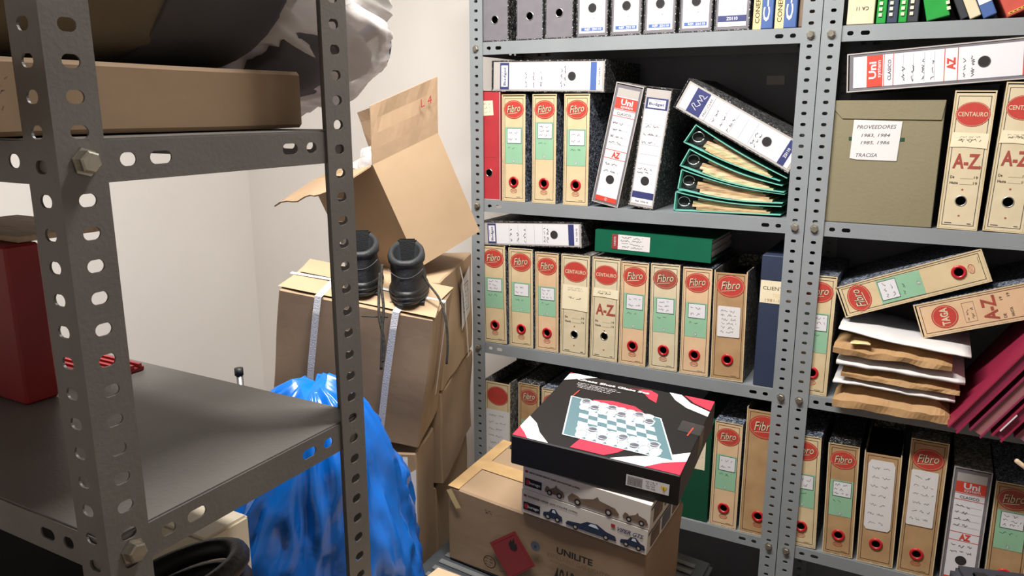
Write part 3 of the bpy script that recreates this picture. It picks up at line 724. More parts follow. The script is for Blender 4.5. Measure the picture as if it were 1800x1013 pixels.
pagem = [mat('page_edges_%d' % i, c, 0.8, var=0.8, vscale=30, rgb2=d, stretch=(1, 1, 9)) for i, (c, d) in enumerate((((214, 184, 140), (120, 90, 60)), ((206, 196, 150), (96, 112, 88)), ((226, 204, 168), (140, 100, 70)), ((190, 160, 120), (84, 66, 48))))]
for bi, (st, sb, rt, rb, sag, lab) in enumerate(binders):
    A, B, C, D = c6(*st), c6(*sb), c6(*rt), c6(*rb)
    A.z = max(A.z, Z2 + 0.008); B.z = max(B.z, Z2 + 0.0015); D.z = max(D.z, Z2 + 0.0015); C.z = max(C.z, Z2 + 0.02)
    r = empty('ring_binder', (0, 0, 0)); tag(r, 'teal ring binder stuffed with yellowed papers, %s' % lab, 'binder', 'stack of teal ring binders')
    n = 10; y0, y1 = SY + 0.012 + 0.003 * bi, SY + 0.27
    def curve(P, Q, s): return [lerp(P, Q, i / n) - Vector((0, 0, s * math.sin(math.pi * (i / n)) )) for i in range(n + 1)]
    s = sag * 0.00016
    tp = curve(A, C, s); bt = curve(B, D, s if bi < 3 else 0.0)
    off = Vector((0, 0, 0.0022))
    profile_slab('top_cover', tp, [p - off for p in tp], y0, y1, M['teal'], r)
    profile_slab('bottom_cover', [p + off for p in bt], bt, y0, y1, M['teal'], r)
    e = Vector((0.003, 0, 0)); profile_slab('spine', [A, A + e], [B, B + e], y0, y1, M['teal'], r)
    # page blocks between the covers, starting at the rings
    for q in range(4):
        f0, f1 = 0.08 + q * 0.21, 0.08 + (q + 1) * 0.21
        tt = [lerp(bt[i], tp[i], f1 * (1 if i > 2 else 0.93)) for i in range(2, n)]; bb = [lerp(bt[i], tp[i], f0) for i in range(2, n)]
        sh = Vector((-0.014 + 0.012 * abs(q - 1.5), 0, 0)); tt[0] += sh; bb[0] += sh; tt[-1] -= Vector((0.01 * q, 0, 0)); bb[-1] -= Vector((0.01 * q, 0, 0))
        profile_slab('papers', tt, bb, y0 + 0.006 + 0.003 * q, y1 - 0.01, pagem[(q + bi) % 4], r)
    profile_slab('ring_shade_slab', [p - off * 1.3 for p in tp[:4]], [p + off * 1.3 for p in bt[:4]], y0 + 0.022, y1 - 0.01, M['hole'], r)  # dark slab added to paint the shade around the rings
    cc = lerp(lerp(A, B, 0.5), lerp(C, D, 0.5), 0.085)
    tube('ring', [(cc.x + 0.016 * math.cos(t), y0 + 0.012, cc.z + 0.013 * math.sin(t)) for t in [i * 0.5 for i in range(13)]], 0.0015, M['chrome'], r, 6)

# olive document box with a lid flap
ob = empty('document_box', (-0.262, SY + 0.002, Z2 + 0.0008)); tag(ob, 'olive cardboard document box with handwritten note on the front', 'box')
box('body', 0, 0.254, 0.0015, 0.27, 0, 0.291, M['olive'], ob, 0.0015)
bm = bmesh.new(); pts = [(0.0, 0.291), (0.254, 0.291), (0.249, 0.247), (0.040, 0.249)]
vs = [bm.verts.new((a, y, z)) for y in (-0.0012, 0.0015) for a, z in pts]
for f in ((3, 2, 1, 0), (4, 5, 6, 7), (0, 1, 5, 4), (1, 2, 6, 5), (2, 3, 7, 6), (3, 0, 4, 7)): bm.faces.new([vs[i] for i in f])
frombm('lid_flap', bm, M['olive'], ob)
S = Surf((0, 0.001, 0)); S.rect('green_tab', 0.058, 0.178, 0.198, 0.206, M['darkgreen'], ob, 2)
nt_ = S.poly('note', [(0.064, 0.156), (0.080, 0.153), (0.166, 0.152), (0.170, 0.243), (0.066, 0.246)], M['paper'], ob, 4)
for body, b, wd in (('PROVEEDORES', 0.230, 0.085), ('1983, 1984', 0.210, 0.062), ('1985, 1986', 0.193, 0.062), ('TRACISA', 0.164, 0.046)):
    S.text('handwriting', body, 0.116 if wd > 0.05 else 0.100, b, wd, 0.0085, M['pencil'], nt_, 5, rot=0.02, shear=0.25)

# paper pile on the third shelf, right unit
def wavy(name, x0, x1, y0, y1, z0, t, m, label, seed, amp=0.006, slope=0.0, cat='envelope', nx=16, ny=10, curl=0.0):
    crisp = m is M['kraft']
    if crisp: nx, ny = 26, 16
    rnd = random.Random(seed); vs = []; fs = []
    for s in (0, 1):
        for j in range(ny + 1):
            for i in range(nx + 1):
                u, v = i / nx, j / ny
                x = x0 + (x1 - x0) * u; y = y0 + (y1 - y0) * v + 0.004 * noise.noise((x * 30, seed, s))
                n_ = noise.noise((x * 14, y * 14, seed * 2.3)) * amp
                fold = amp * (1.3 if crisp else 0.8) * abs(noise.noise((x * 20, y * 24, seed + 5 * s)))
                if crisp: y += 0.007 * noise.noise((x * 17, seed * 1.7, s * 0.8)) * (1 - v) ** 4
                edge = min(u, 1 - u, v * 1.0, 1 - v); k = min(1, edge * 6)
                th = t * (0.35 + 0.65 * k)
                z = z0 + slope * u + abs(n_) + (th * s) + (fold if s else 0) + curl * (1 - u) ** 3
                vs.append((x, y, z))
    N = (nx + 1) * (ny + 1)
    for j in range(ny):
        for i in range(nx):
            a = j * (nx + 1) + i
            fs.append((a, a + nx + 1, a + nx + 2, a + 1)); fs.append((N + a, N + a + 1, N + a + nx + 2, N + a + nx + 1))
    for i in range(nx):
        fs.append((i, i + 1, N + i + 1, N + i)); a = ny * (nx + 1) + i; fs.append((a + 1, a, N + a, N + a + 1))
    for j in range(ny):
        a = j * (nx + 1); fs.append((a + nx + 1, a, N + a, N + a + nx + 1)); b = a + nx; fs.append((b, b + nx + 1, N + b + nx + 1, N + b))
    o = fromdata(name, vs, fs, m, None, not crisp); tag(o, label, cat, 'pile of envelopes and papers'); return o
pz = Z3 + 0.002
wavy('kraft_envelope', -0.178, 0.078, 1.99, 2.27, pz, 0.048, M['kraft'], 'bulging kraft envelope at the bottom of the paper pile', 3, 0.006)
wavy('paper_bundle', -0.182, 0.085, 1.995, 2.26, pz + 0.058, 0.012, M['paper'], 'white papers directly on the lowest kraft envelope', 9, 0.007, -0.004, 'papers')
wavy('kraft_envelope', -0.165, 0.092, 1.992, 2.26, pz + 0.079, 0.020, M['kraft'], 'flat kraft envelope between two layers of white paper', 14, 0.006, -0.006)
wavy('paper_bundle', -0.178, 0.100, 1.99, 2.25, pz + 0.110, 0.018, M['paper'], 'thick white envelope in the middle of the paper pile', 21, 0.006, -0.010, 'papers')
ke = wavy('kraft_envelope', -0.188, 0.070, 1.985, 2.25, pz + 0.137, 0.030, M['kraft'], 'rolled kraft envelope closed with shiny clear tape', 27, 0.009, -0.006)
wavy('tape_strip', -0.150, -0.105, 1.9825, 2.05, pz + 0.166, 0.005, M['cleartape'], '', 31, 0.004).parent = ke
tp_ = bpy.data.objects['tape_strip']
for key in ('label', 'category', 'group'): del tp_[key]
wavy('paper_bundle', -0.180, 0.105, 1.99, 2.25, pz + 0.186, 0.009, M['paper'], 'curled white papers on top of the paper pile', 38, 0.005, -0.018, 'papers', curl=0.012)

# crimson books leaning on the third shelf, right unit
lean = math.radians(32)
for i in range(7):
    th = 0.024 + 0.004 * (i % 2); x = 0.075 + i * 0.043
    ux = Vector((math.cos(lean), 0, -math.sin(lean))); uz = Vector((math.sin(lean), 0, math.cos(lean)))
    r = empty('ledger', (x, 1.945 - 0.004 * (i % 3), Z3 + 0.001 + th * math.sin(lean)), ux, (0, 1, 0), uz)
    tag(r, 'crimson ledger leaning, %s' % ('first beside the paper pile, with pink tag', 'second from the paper pile', 'third from the paper pile', 'fourth from the paper pile', 'fifth from the paper pile, with white slip', 'sixth from the paper pile', 'seventh from the paper pile')[i], 'book', 'leaning crimson ledgers')
    m = M['magenta'] if i % 2 == 0 else M['magenta2']
    bm = bmesh.new(); bx(bm, 0, 0.003, 0, 0.30, 0, 0.30); bx(bm, th - 0.003, th, 0, 0.30, 0, 0.30); bx(bm, 0.003, th - 0.003, 0.297, 0.30, 0, 0.30)
    frombm('cover', bm, m, r)
    box('pages', 0.0032, th - 0.0032, 0.006, 0.296, 0.004, 0.296, M['magenta2'] if i % 2 == 0 else mat('pink_grey_pages', (150, 96, 100), 0.8), r)
    if i == 0: box('tag', 0.002, th + 0.006, -0.002, 0.04, 0.265, 0.302, M['pink'], r, 0.001)
    if i in (2, 4): box('slip', 0.004, 0.006, -0.003, 0.05, 0.02, 0.20 if i == 4 else 0.07, M['paper'], r)
st = tube('wooden_stick', [(0.21, 1.90, Z3 - 0.02), (0.30, 1.96, Z3 - 0.10)], 0.005, M['wood'])
tag(st, 'thin pale wooden stick below the crimson ledgers', 'stick')

# books on the top visible shelf, right unit
def slab_book(name, x, wd, lean_deg, h, m, label, y=SY + 0.004, d=0.22, cat='book'):
    a = math.radians(lean_deg); ux = Vector((math.cos(a), 0, math.sin(a))); uz = Vector((-math.sin(a), 0, math.cos(a)))
    r = empty(name, (x, y, Z1 + 0.001 + max(0, -wd * math.sin(a))), ux, (0, 1, 0), uz); tag(r, label, cat, 'books and booklets beside the cream book')
    box('cover', 0, wd, 0, d, 0, h, m, r, 0.0015); return r, Surf((0, -0.0002, 0))
r, S = slab_book('thick_book', -0.233, 0.058, 0, 0.27, M['cream_pale'], 'thick cream book with upside-down shelf mark beside double post')
S.text('lettering', 'CA 11', 0.032, 0.035, 0.026, 0.008, M['ink'], r, 2, rot=math.pi)
def comb(r, x, z0, n, m=M['paper_old']):
    bm = bmesh.new()
    for i in range(n): bx(bm, x, x + 0.007, -0.003, 0.004, z0 + i * 0.0125, z0 + i * 0.0125 + 0.007)
    frombm('comb_binding', bm, m, r)
for i, (x, wd, ln, m, lab) in enumerate(((-0.170, 0.020, 0, M['greencover'], 'green comb-bound booklet next to the cream book'), (-0.148, 0.022, 0, M['navyfile'], 'dark comb-bound booklet between green booklets'),
                                         (-0.124, 0.017, 0, M['greencover'], 'green comb-bound booklet beside grey covers'), (-0.106, 0.022, 0, M['device'], 'dark grey comb-bound booklet beside curved green cover'))):
    r, S = slab_book('comb_bound_booklet', x, wd, ln, 0.24, m, lab); comb(r, 0.004, 0.015, 17)
r, S = slab_book('glossy_booklet', -0.066, 0.046, 14, 0.15, M['greencover'], 'wide glossy green booklet leaning on dark comb-bound one'); comb(r, 0.042, 0.012, 10)
r, S = slab_book('comb_bound_booklet', 0.001, 0.015, 24, 0.15, M['device'], 'dark leaning booklet between green and cream ones')
r, S = slab_book('thin_book', 0.0185, 0.022, 24, 0.16, M['cream_pale'], 'cream leaning book beside the slate-blue book')
r, S = slab_book('slate_book', 0.044, 0.026, 24, 0.17, M['bookblue'], 'slate-blue leaning book with white lettered tag')
tg = S.rect('tag', 0.001, 0.025, 0.03, 0.09, M['paper_w'], r, 2); S.text('lettering', 'BA', 0.013, 0.060, 0.034, 0.016, M['ink'], tg, 3, rot=math.pi / 2, bold=0.03)
r, S = slab_book('leather_album', 0.088, 0.13, 26, 0.17, M['brownred'], 'red-brown album with gold tooled edge leaning by slate-blue book')
S.strips('gold_tooling', [[(0.006, 0.007), (0.124, 0.007)]], 0.005, M['gold'], r, 2); S.strips('dots', [[(0.008 + q * 0.008, 0.007), (0.011 + q * 0.008, 0.007)] for q in range(14)], 0.002, M['ink'], r, 3)

# ------------------------------------------------------------------ cartons
def carton(origin, x, y, z, wx, dy, hz, label, m='card', seed=0, amp=0.005, name='carton'):
    r = empty(name, origin, x, y, z); tag(r, label, 'box'); worn_box('body', wx, dy, hz, M[m], r, seed, amp); return r
def axes(yaw):
    c, s = math.cos(yaw), math.sin(yaw); return Vector((c, s, 0)), Vector((-s, c, 0)), Vector((0, 0, 1))
def ribbon(name, pts, wd, side, m, parent):
    vs = []; side = Vector(side).normalized() * wd / 2
    for p in pts: vs += [Vector(p) - side, Vector(p) + side]
    return fromdata(name, vs, [(2 * i, 2 * i + 1, 2 * i + 3, 2 * i + 2) for i in range(len(pts) - 1)], m, parent)

# stack in front of the shelves: tote, lighter carton, two kit boxes, chess box
SROT = Matrix.Rotation(0.062, 3, 'Y') @ Matrix.Rotation(0.07, 3, 'X')     # the whole stack leans a little on its tote
def saxes(yaw):
    m = SROT @ Matrix.Rotation(yaw, 3, 'Z'); return m.col[0].copy(), m.col[1].copy(), m.col[2].copy()
lx, ly, lz = saxes(-0.02)
UC = carton(Vector((-0.957, 1.431, 0.72)) - lz * 0.2075, lx, ly, lz, 0.505, 0.235, 0.2025, 'brown printed carton with red hazard diamond under the kit boxes', 'card2', 4, 0.003)
tq = saxes(-0.02); tt = empty('storage_tote', Vector((-0.957, 1.431, 0.72)) - tq[2] * (0.2075 + 0.5175) - tq[0] * 0.05 - tq[1] * 0.115, *tq); tag(tt, 'grey plastic tote with ribbed lid under the printed carton', 'tote')
box('tub', 0.02, 0.60, 0.02, 0.43, 0.002, 0.49, M['tote'], tt, 0.012, 2)
box('lid', 0, 0.62, 0, 0.45, 0.488, 0.512, M['tote_rim'], tt, 0.009, 2)
for q in range(14): box('rib', 0.035, 0.585, 0.035 + q * 0.028, 0.050 + q * 0.028, 0.512, 0.516, M['tote'], tt, 0.0015)
S = Surf((0, -0.0035, 0))
S = Surf((0.036, -0.0035, 0))
hz_ = S.poly('hazard_diamond', [(0.140, 0.012), (0.208, 0.076), (0.152, 0.150), (0.084, 0.092)], M['hazard'], UC, 2)
S.strips('diamond_outline', [[(0.141, 0.020), (0.200, 0.076), (0.151, 0.142), (0.092, 0.092)]], 0.0016, M['redfile'], hz_, 3, True)
S.poly('flame', [(0.136, 0.108), (0.142, 0.096), (0.154, 0.095), (0.160, 0.105), (0.156, 0.118), (0.152, 0.112), (0.150, 0.130), (0.144, 0.118), (0.141, 0.124)], M['ink'], hz_, 3)
S.ellipse('blue_sticker', 0.206, 0.129, 0.012, 0.013, M['printgrey'], UC, 2); S.ellipse('sticker_dot', 0.206, 0.129, 0.003, 0.003, M['navy'], UC, 3)
S.text('lettering', 'UNILITE', 0.304, 0.140, 0.088, 0.017, M['ink'], UC, 2, bold=0.03)
S.text('lettering', 'REFILLABLE GAS LIGHTER', 0.315, 0.121, 0.155, 0.011, M['sepia'], UC, 2)
S.text('lettering', 'Article No.', 0.270, 0.107, 0.05, 0.007, M['sepia'], UC, 2)
S.text('lettering', '48134CP', 0.305, 0.066, 0.100, 0.058, M['ink'], UC, 2, bold=0.01)
S.scribble('small_print', 0.070, 0.098, 0.168, 0.182, 2, M['ink'], UC, 2, 8, 0.0012)
S.oval_line('round_mark', 0.085, 0.038, 0.016, 0.016, 0.0022, M['ink'], UC, 2); S.scribble('mark_lines', 0.072, 0.098, 0.026, 0.05, 3, M['ink'], UC, 2, 12, 0.0012)
S.scribble('small_print', 0.112, 0.145, 0.022, 0.03, 1, M['ink'], UC, 2, 13, 0.001)
T = Surf((0, 0, 0.2050), (1, 0, 0), (0, 1, 0), (0, 0, 1))
T.rect('tape', -0.001, 0.50, 0.105, 0.150, M['tape'], UC, 2); T.rect('tape', -0.001, 0.030, 0.0, 0.26, M['tape'], UC, 1)
ribbon('tape_end', [(0.004, -0.0038, 0.198), (0.018, -0.0042, 0.176), (0.032, -0.0042, 0.155)], 0.016, (1, 0, 0.5), M['cleartape'], UC)

def kit_box(z, dx, label, title, car, seed):
    r = empty('kit_box', Vector((-0.754 + dx, 1.421, 0.707)) + lz * z, lx, ly, lz); tag(r, label, 'box', 'model car kit boxes under the chess box')
    wd, dp, hh = 0.300, 0.215, 0.0605
    box('body', 0, wd, 0, dp, 0, hh, mat('kit_white', (216, 208, 198), 0.5, var=0.3, vscale=8, rgb2=(190, 178, 164)), r, 0.001)
    S = Surf((0, -0.0002, 0)); R = Surf((wd + 0.0002, 0, 0), (0, 1, 0), (0, 0, 1), (1, 0, 0))
    S.rect('title_tab', 0.006, 0.013, 0.043, 0.049, M['redfile'], r, 2)
    S.text('title_lettering', title, 0.078, 0.0455, 0.122, 0.0055, M['ink'], r, 2, bold=0.025)
    lg = S.rect('logo_plate', 0.006, 0.048, 0.010, 0.030, M['black'], r, 2); S.ellipse('logo_dot', 0.014, 0.020, 0.006, 0.007, M['redfile'], lg, 3); S.text('lettering', 'burago', 0.031, 0.019, 0.028, 0.009, M['paper_w'], lg, 3, bold=0.02)
    m1 = M['navyfile'] if car else M['sepia']
    def carshape(x0, x1, z0, z1, name, long):
        wv = x1 - x0; hv = z1 - z0
        prof = [(0, .28), (.04, .5), (.3, .62), (.42, .95), (.62, 1.0), (.80, .66), (.97, .55), (1, .25)] if car else [(0, .35), (.08, .7), (.2, .62), (.25, .5), (.5, .75), (.58, 1.0), (.62, .78), (.92, .6), (1, .3)]
        c = S.poly(name, [(x0 + wv * .02, z0 + hv * .15)] + [(x0 + a * wv, z0 + b * hv) for a, b in prof] + [(x0 + wv * .98, z0 + hv * .15)], m1, r, 2)
        for q in ((.2, .8) if long else (.25, .75)):
            S.ellipse('printed_wheel', x0 + q * wv, z0 + hv * .2, hv * .22, hv * .24, M['ink'], c, 3, 16); S.ellipse('printed_hub', x0 + q * wv, z0 + hv * .2, hv * .11, hv * .12, M['lgrey'], c, 4, 12)
        if car: S.poly('printed_glass', [(x0 + .45 * wv, z0 + .68 * hv), (x0 + .50 * wv, z0 + .90 * hv), (x0 + .60 * wv, z0 + .92 * hv), (x0 + .66 * wv, z0 + .66 * hv)], M['glassprint'], c, 3)
        return c
    carshape(0.056, 0.104, 0.006, 0.036, 'printed_car', False)
    carshape(0.112, 0.232, 0.004, 0.040 if not car else 0.034, 'printed_car', True)
    carshape(0.240, 0.296, 0.006, 0.034, 'printed_car', False)
    if car:
        S.rect('red_badge', 0.218, 0.227, 0.040, 0.049, M['redfile'], r, 2); S.text('lettering', 'VIPER GTS', 0.262, 0.041, 0.058, 0.010, M['navy'], r, 2, shear=0.4, bold=0.02)
    for q in range(3): R.rect('side_picture', 0.02 + q * 0.07, 0.075 + q * 0.07, 0.008, 0.044, M['printgrey' if q % 2 else 'sepia'], r, 2)
    R.rect('side_stripe', 0.0, dp, 0.0475, 0.051, M['ink'], r, 2)
    return r
kz = 0.001
kit_box(kz, 0, 'white kit box with printed dark blue sports cars', 'DODGE VIPER GTS COUPE (1996)', True, 1)
kit_box(kz + 0.0615, 0.002, 'white kit box with printed sepia vintage roadster', 'MERCEDES-BENZ 500K ROADSTER (1936)', False, 2)

CB = empty('chess_set_box', Vector((-0.766, 1.393, 0.833)) + lz * 0.002, *saxes(0.075)); tag(CB, 'black glossy chess shot-glass set box on top of kit boxes', 'box')
CW, CDp, CH = 0.372, 0.368, 0.071
box('body', 0, CW, 0, CDp, 0, CH, M['black'], CB, 0.0025)
T = Surf((0, 0, CH + 0.0002), (1, 0, 0), (0, 1, 0), (0, 0, 1))
def blob(name, pts, m, parent, lift): return T.poly(name, [(a * CW, b * CDp) for a, b in pts], m, parent, lift)
blob('red_swoosh', [(0.005, 0.005), (0.10, 0.005), (0.06, 0.06), (0.005, 0.12)], M['swoosh_r'], CB, 2)
blob('white_swoosh', [(0.10, 0.005), (0.23, 0.005), (0.14, 0.10), (0.08, 0.20), (0.005, 0.27), (0.005, 0.12), (0.06, 0.06)], M['swoosh_w'], CB, 2)
blob('white_swoosh', [(0.005, 0.86), (0.10, 0.93), (0.20, 0.995), (0.04, 0.995), (0.005, 0.97)], M['swoosh_w'], CB, 2)
blob('red_swoosh', [(0.005, 0.97), (0.04, 0.995), (0.005, 0.995)], M['swoosh_r'], CB, 2)
blob('white_swoosh', [(0.70, 0.995), (0.78, 0.995), (0.86, 0.90), (0.995, 0.83), (0.995, 0.76), (0.85, 0.82), (0.76, 0.90)], M['swoosh_w'], CB, 2)
blob('red_swoosh', [(0.80, 0.995), (0.995, 0.995), (0.995, 0.85), (0.88, 0.91)], M['swoosh_r'], CB, 2)
blob('white_swoosh', [(0.60, 0.005), (0.72, 0.09), (0.86, 0.16), (0.995, 0.27), (0.995, 0.16), (0.88, 0.09), (0.80, 0.005)], M['swoosh_w'], CB, 2)
blob('red_swoosh', [(0.80, 0.005), (0.88, 0.09), (0.995, 0.16), (0.995, 0.005)], M['swoosh_r'], CB, 2)
blob('red_swoosh', [(0.36, 0.02), (0.38, 0.14), (0.50, 0.16), (0.66, 0.15), (0.62, 0.08), (0.56, 0.02)], M['swoosh_r'], CB, 2)
blob('red_swoosh', [(0.28, 0.66), (0.40, 0.70), (0.55, 0.69), (0.62, 0.64), (0.48, 0.62), (0.34, 0.62)], M['swoosh_r'], CB, 2)
blob('red_swoosh', [(0.42, 0.93), (0.52, 0.95), (0.60, 0.84), (0.66, 0.80), (0.64, 0.93), (0.58, 0.97)], M['swoosh_r'], CB, 2)
T.text('title_lettering', 'Chess Shot Glass Set', 0.335 * CW, 0.915 * CDp, 0.50 * CW, 0.030 * CDp, M['swoosh_w'], CB, 3, bold=0.035)
for q in range(4): T.scribble('small_print', 0.10 * CW, 0.42 * CW, (0.855 - q * 0.022) * CDp, (0.870 - q * 0.022) * CDp, 1, M['swoosh_w'], CB, 3, q + 3, 0.0009)
BQ = [(0.27, 0.14), (0.93, 0.13), (0.74, 0.60), (0.14, 0.645)]      # printed glass board, seen in perspective on the lid
def bl_(u, v):
    a = [BQ[0][i] + (BQ[1][i] - BQ[0][i]) * u for i in (0, 1)]; b = [BQ[3][i] + (BQ[2][i] - BQ[3][i]) * u for i in (0, 1)]
    return (a[0] + (b[0] - a[0]) * v, a[1] + (b[1] - a[1]) * v)
brd = blob('printed_board', BQ, M['tealprint'], CB, 3)
T.strips('board_edge', [[(a * CW, b * CDp) for a, b in BQ]], 0.003, M['glassprint'], brd, 4, True)
e0, e1 = 0.12, 0.90
for i in range(8):
    for j in range(8):
        if (i + j) % 2 == 0:
            q = [bl_(e0 + (e1 - e0) * (i + a) / 8, 0.08 + 0.84 * (j + b) / 8) for a, b in ((0, 0), (1, 0), (1, 1), (0, 1))]
            blob('printed_square', q, M['glassprint'], brd, 4)
for v0, n_, in ((0.10, 8), (0.24, 8), (0.80, 8), (0.92, 8)):
    for i in range(n_):
        c = bl_(e0 + (e1 - e0) * (i + 0.5) / 8, v0); a, b = c[0] * CW, c[1] * CDp
        T.ellipse('printed_glass', a, b, 0.0130, 0.019, M['printglass'], brd, 5, 14)
        T.ellipse('printed_glass_inside', a, b + 0.005, 0.010, 0.011, M['printgrey'] if (i + int(v0 * 10)) % 3 == 0 else M['paper'], brd, 6, 12)
        T.oval_line('printed_glass_rim', a, b + 0.009, 0.0125, 0.009, 0.0013, M['swoosh_w'], brd, 7, 14)
F_ = Surf((0, -0.0002, 0)); st_ = F_.rect('barcode_sticker', 0.262, 0.352, 0.020, 0.046, M['paper'], CB, 2)
F_.strips('barcode_bars', [[(0.266 + q * 0.0021, 0.023), (0.266 + q * 0.0021, 0.043)] for q in range(15)], 0.0010, M['ink'], st_, 3)
for q in range(4): F_.scribble('small_print', 0.303, 0.332, 0.024 + q * 0.005, 0.028 + q * 0.005, 1, M['ink'], st_, 3, q, 0.0006)
F_.poly('warning_triangle', [(0.341, 0.0245), (0.348, 0.038), (0.334, 0.038)], M['yellow'], st_, 3); F_.strips('exclamation', [[(0.341, 0.029), (0.341, 0.036)]], 0.0014, M['ink'], st_, 4)
ribbon('tape', [(CW + 0.0008, 0.200, 0.02), (CW + 0.0008, 0.205, CH + 0.001), (CW - 0.05, 0.21, CH + 0.0012)], 0.05, (0, 1, 0), mat('tape_film', (90, 88, 88), 0.1, alpha=0.35), CB)
for (a, b) in ((0.145, 0.70), (0.935, 0.52)): T.strips('seal_mark', [[(a * CW, (b - 0.06) * CDp), (a * CW + 0.004, (b + 0.05) * CDp)]], 0.003, M['redstripe'], CB, 3)

# foreground carton and a low table corner
fc = carton((-0.735, 0.77, 0.003), *axes(-0.06), 0.36, 0.262, 0.797, 'pale brown carton standing before the tote', 'card', 11, 0.004)
# carton column in the corner
Lf = Vector((-1.282, 1.243, H - 0.396)); Ar = Vector((-0.943, 1.376, H - 0.459)); Bt = Vector((-1.015, 1.402, H - 0.793)); Bk = Vector((-1.0, 1.535, H - 0.434))
bxx = (Ar - Lf).normalized(); bzz = (Ar - Bt).normalized(); byy = bzz.cross(bxx).normalized(); bzz = bxx.cross(byy)
bw, bh, bd = 0.365, 0.342, 0.19
BC = carton(Lf - bzz * bh, bxx, byy, bzz, bw, bd, bh, 'strapped crushed carton carrying the pair of black boots', 'card', 2, 0.006)
for fx in (0.27, 0.76):
    x = fx * bw; ribbon('strap', [(x - 0.006, -0.012, 0.004), (x - 0.004, -0.014, bh * 0.5), (x, -0.013, bh * 0.9), (x + 0.001, -0.008, bh + 0.006), (x + 0.004, bd * 0.5, bh + 0.011), (x + 0.006, bd, bh + 0.010)], 0.016, (1, 0, 0), M['strap'], BC)
ribbon('strap', [(-0.002, bd * 0.42, bh + 0.010), (bw * 0.5, bd * 0.46, bh + 0.0125), (bw + 0.002, bd * 0.5, bh + 0.008), (bw + 0.007, bd * 0.5, bh * 0.9), (bw + 0.007, bd * 0.5, bh * 0.3)], 0.012, (0, 1, 0), M['strap'], BC)
fromdata('flap', [Vector(v) for v in ((0.0, 0.004, bh + 0.006), (bw, 0.004, bh + 0.006), (bw - 0.01, bd * 0.48, bh + 0.009), (0.01, bd * 0.48, bh + 0.009), (0.0, bd, bh + 0.006), (bw, bd, bh + 0.006), (bw - 0.01, bd * 0.52, bh + 0.0085), (0.01, bd * 0.52, bh + 0.0085))], [(0, 1, 2, 3), (7, 6, 5, 4)], M['card'], BC)
yx, yy_, yz = axes(0.36)
C2 = carton((-1.385, 1.262, 0.42), yx, yy_, yz, 0.385, 0.17, 0.375, 'carton with taped shipping label under the strapped carton', 'card2', 6, 0.005)
Rr = Surf((0, -0.005, 0)); sl = Rr.poly('shipping_label', [(0.325, 0.16), (0.385, 0.20), (0.385, 0.34), (0.325, 0.30)], M['paper'], C2, 2); Rr.scribble('small_print', 0.33, 0.38, 0.21, 0.30, 6, M['pencil'], sl, 3, 4)
ribbon('strap', [(0.36, -0.007, 0.0), (0.36, -0.008, 0.372)], 0.012, (1, 0, 0), M['strap'], C2)
C3 = carton((-1.415, 1.252, 0.002), yx, yy_, yz, 0.385, 0.17, 0.412, 'lowest carton of the column beside the blue sack', 'card2', 8, 0.006)
sx, sy_, sz = axes(0.36)
D1 = carton((-1.314, 1.492, 0.885), sx, sy_, sz, 0.26, 0.40, 0.292, 'strapped carton with document pouch beside the corner post', 'card', 12, 0.008)
Sd = Surf((0.265, 0, 0), (0, 1, 0), (0, 0, 1), (1, 0, 0))
pc = Sd.poly('document_pouch', [(0.225, 0.10), (0.345, 0.13), (0.345, 0.265), (0.220, 0.235)], M['paper'], D1, 4); Sd.border('pouch_frame', 0.25, 0.32, 0.145, 0.225, 0.002, M['pencil'], pc, 5); Sd.scribble('small_print', 0.25, 0.32, 0.15, 0.225, 5, M['pencil'], pc, 5, 4)
ribbon('strap', [(0.268, 0.20, 0.290), (0.2715, 0.22, 0.25), (0.271, 0.27, 0.1), (0.269, 0.30, 0.0)], 0.013, (0, 1, 0), M['strap'], D1)
D2 = carton((-1.319, 1.492, 0.622), sx, sy_, sz, 0.26, 0.40, 0.256, 'carton with crushed lower edge under the pouch carton', 'card2', 14, 0.010)
D3 = carton((-1.329, 1.495, 0.002), sx, sy_, sz, 0.25, 0.40, 0.612, 'lowest carton in the corner beside the shelving', 'card2', 16, 0.008)
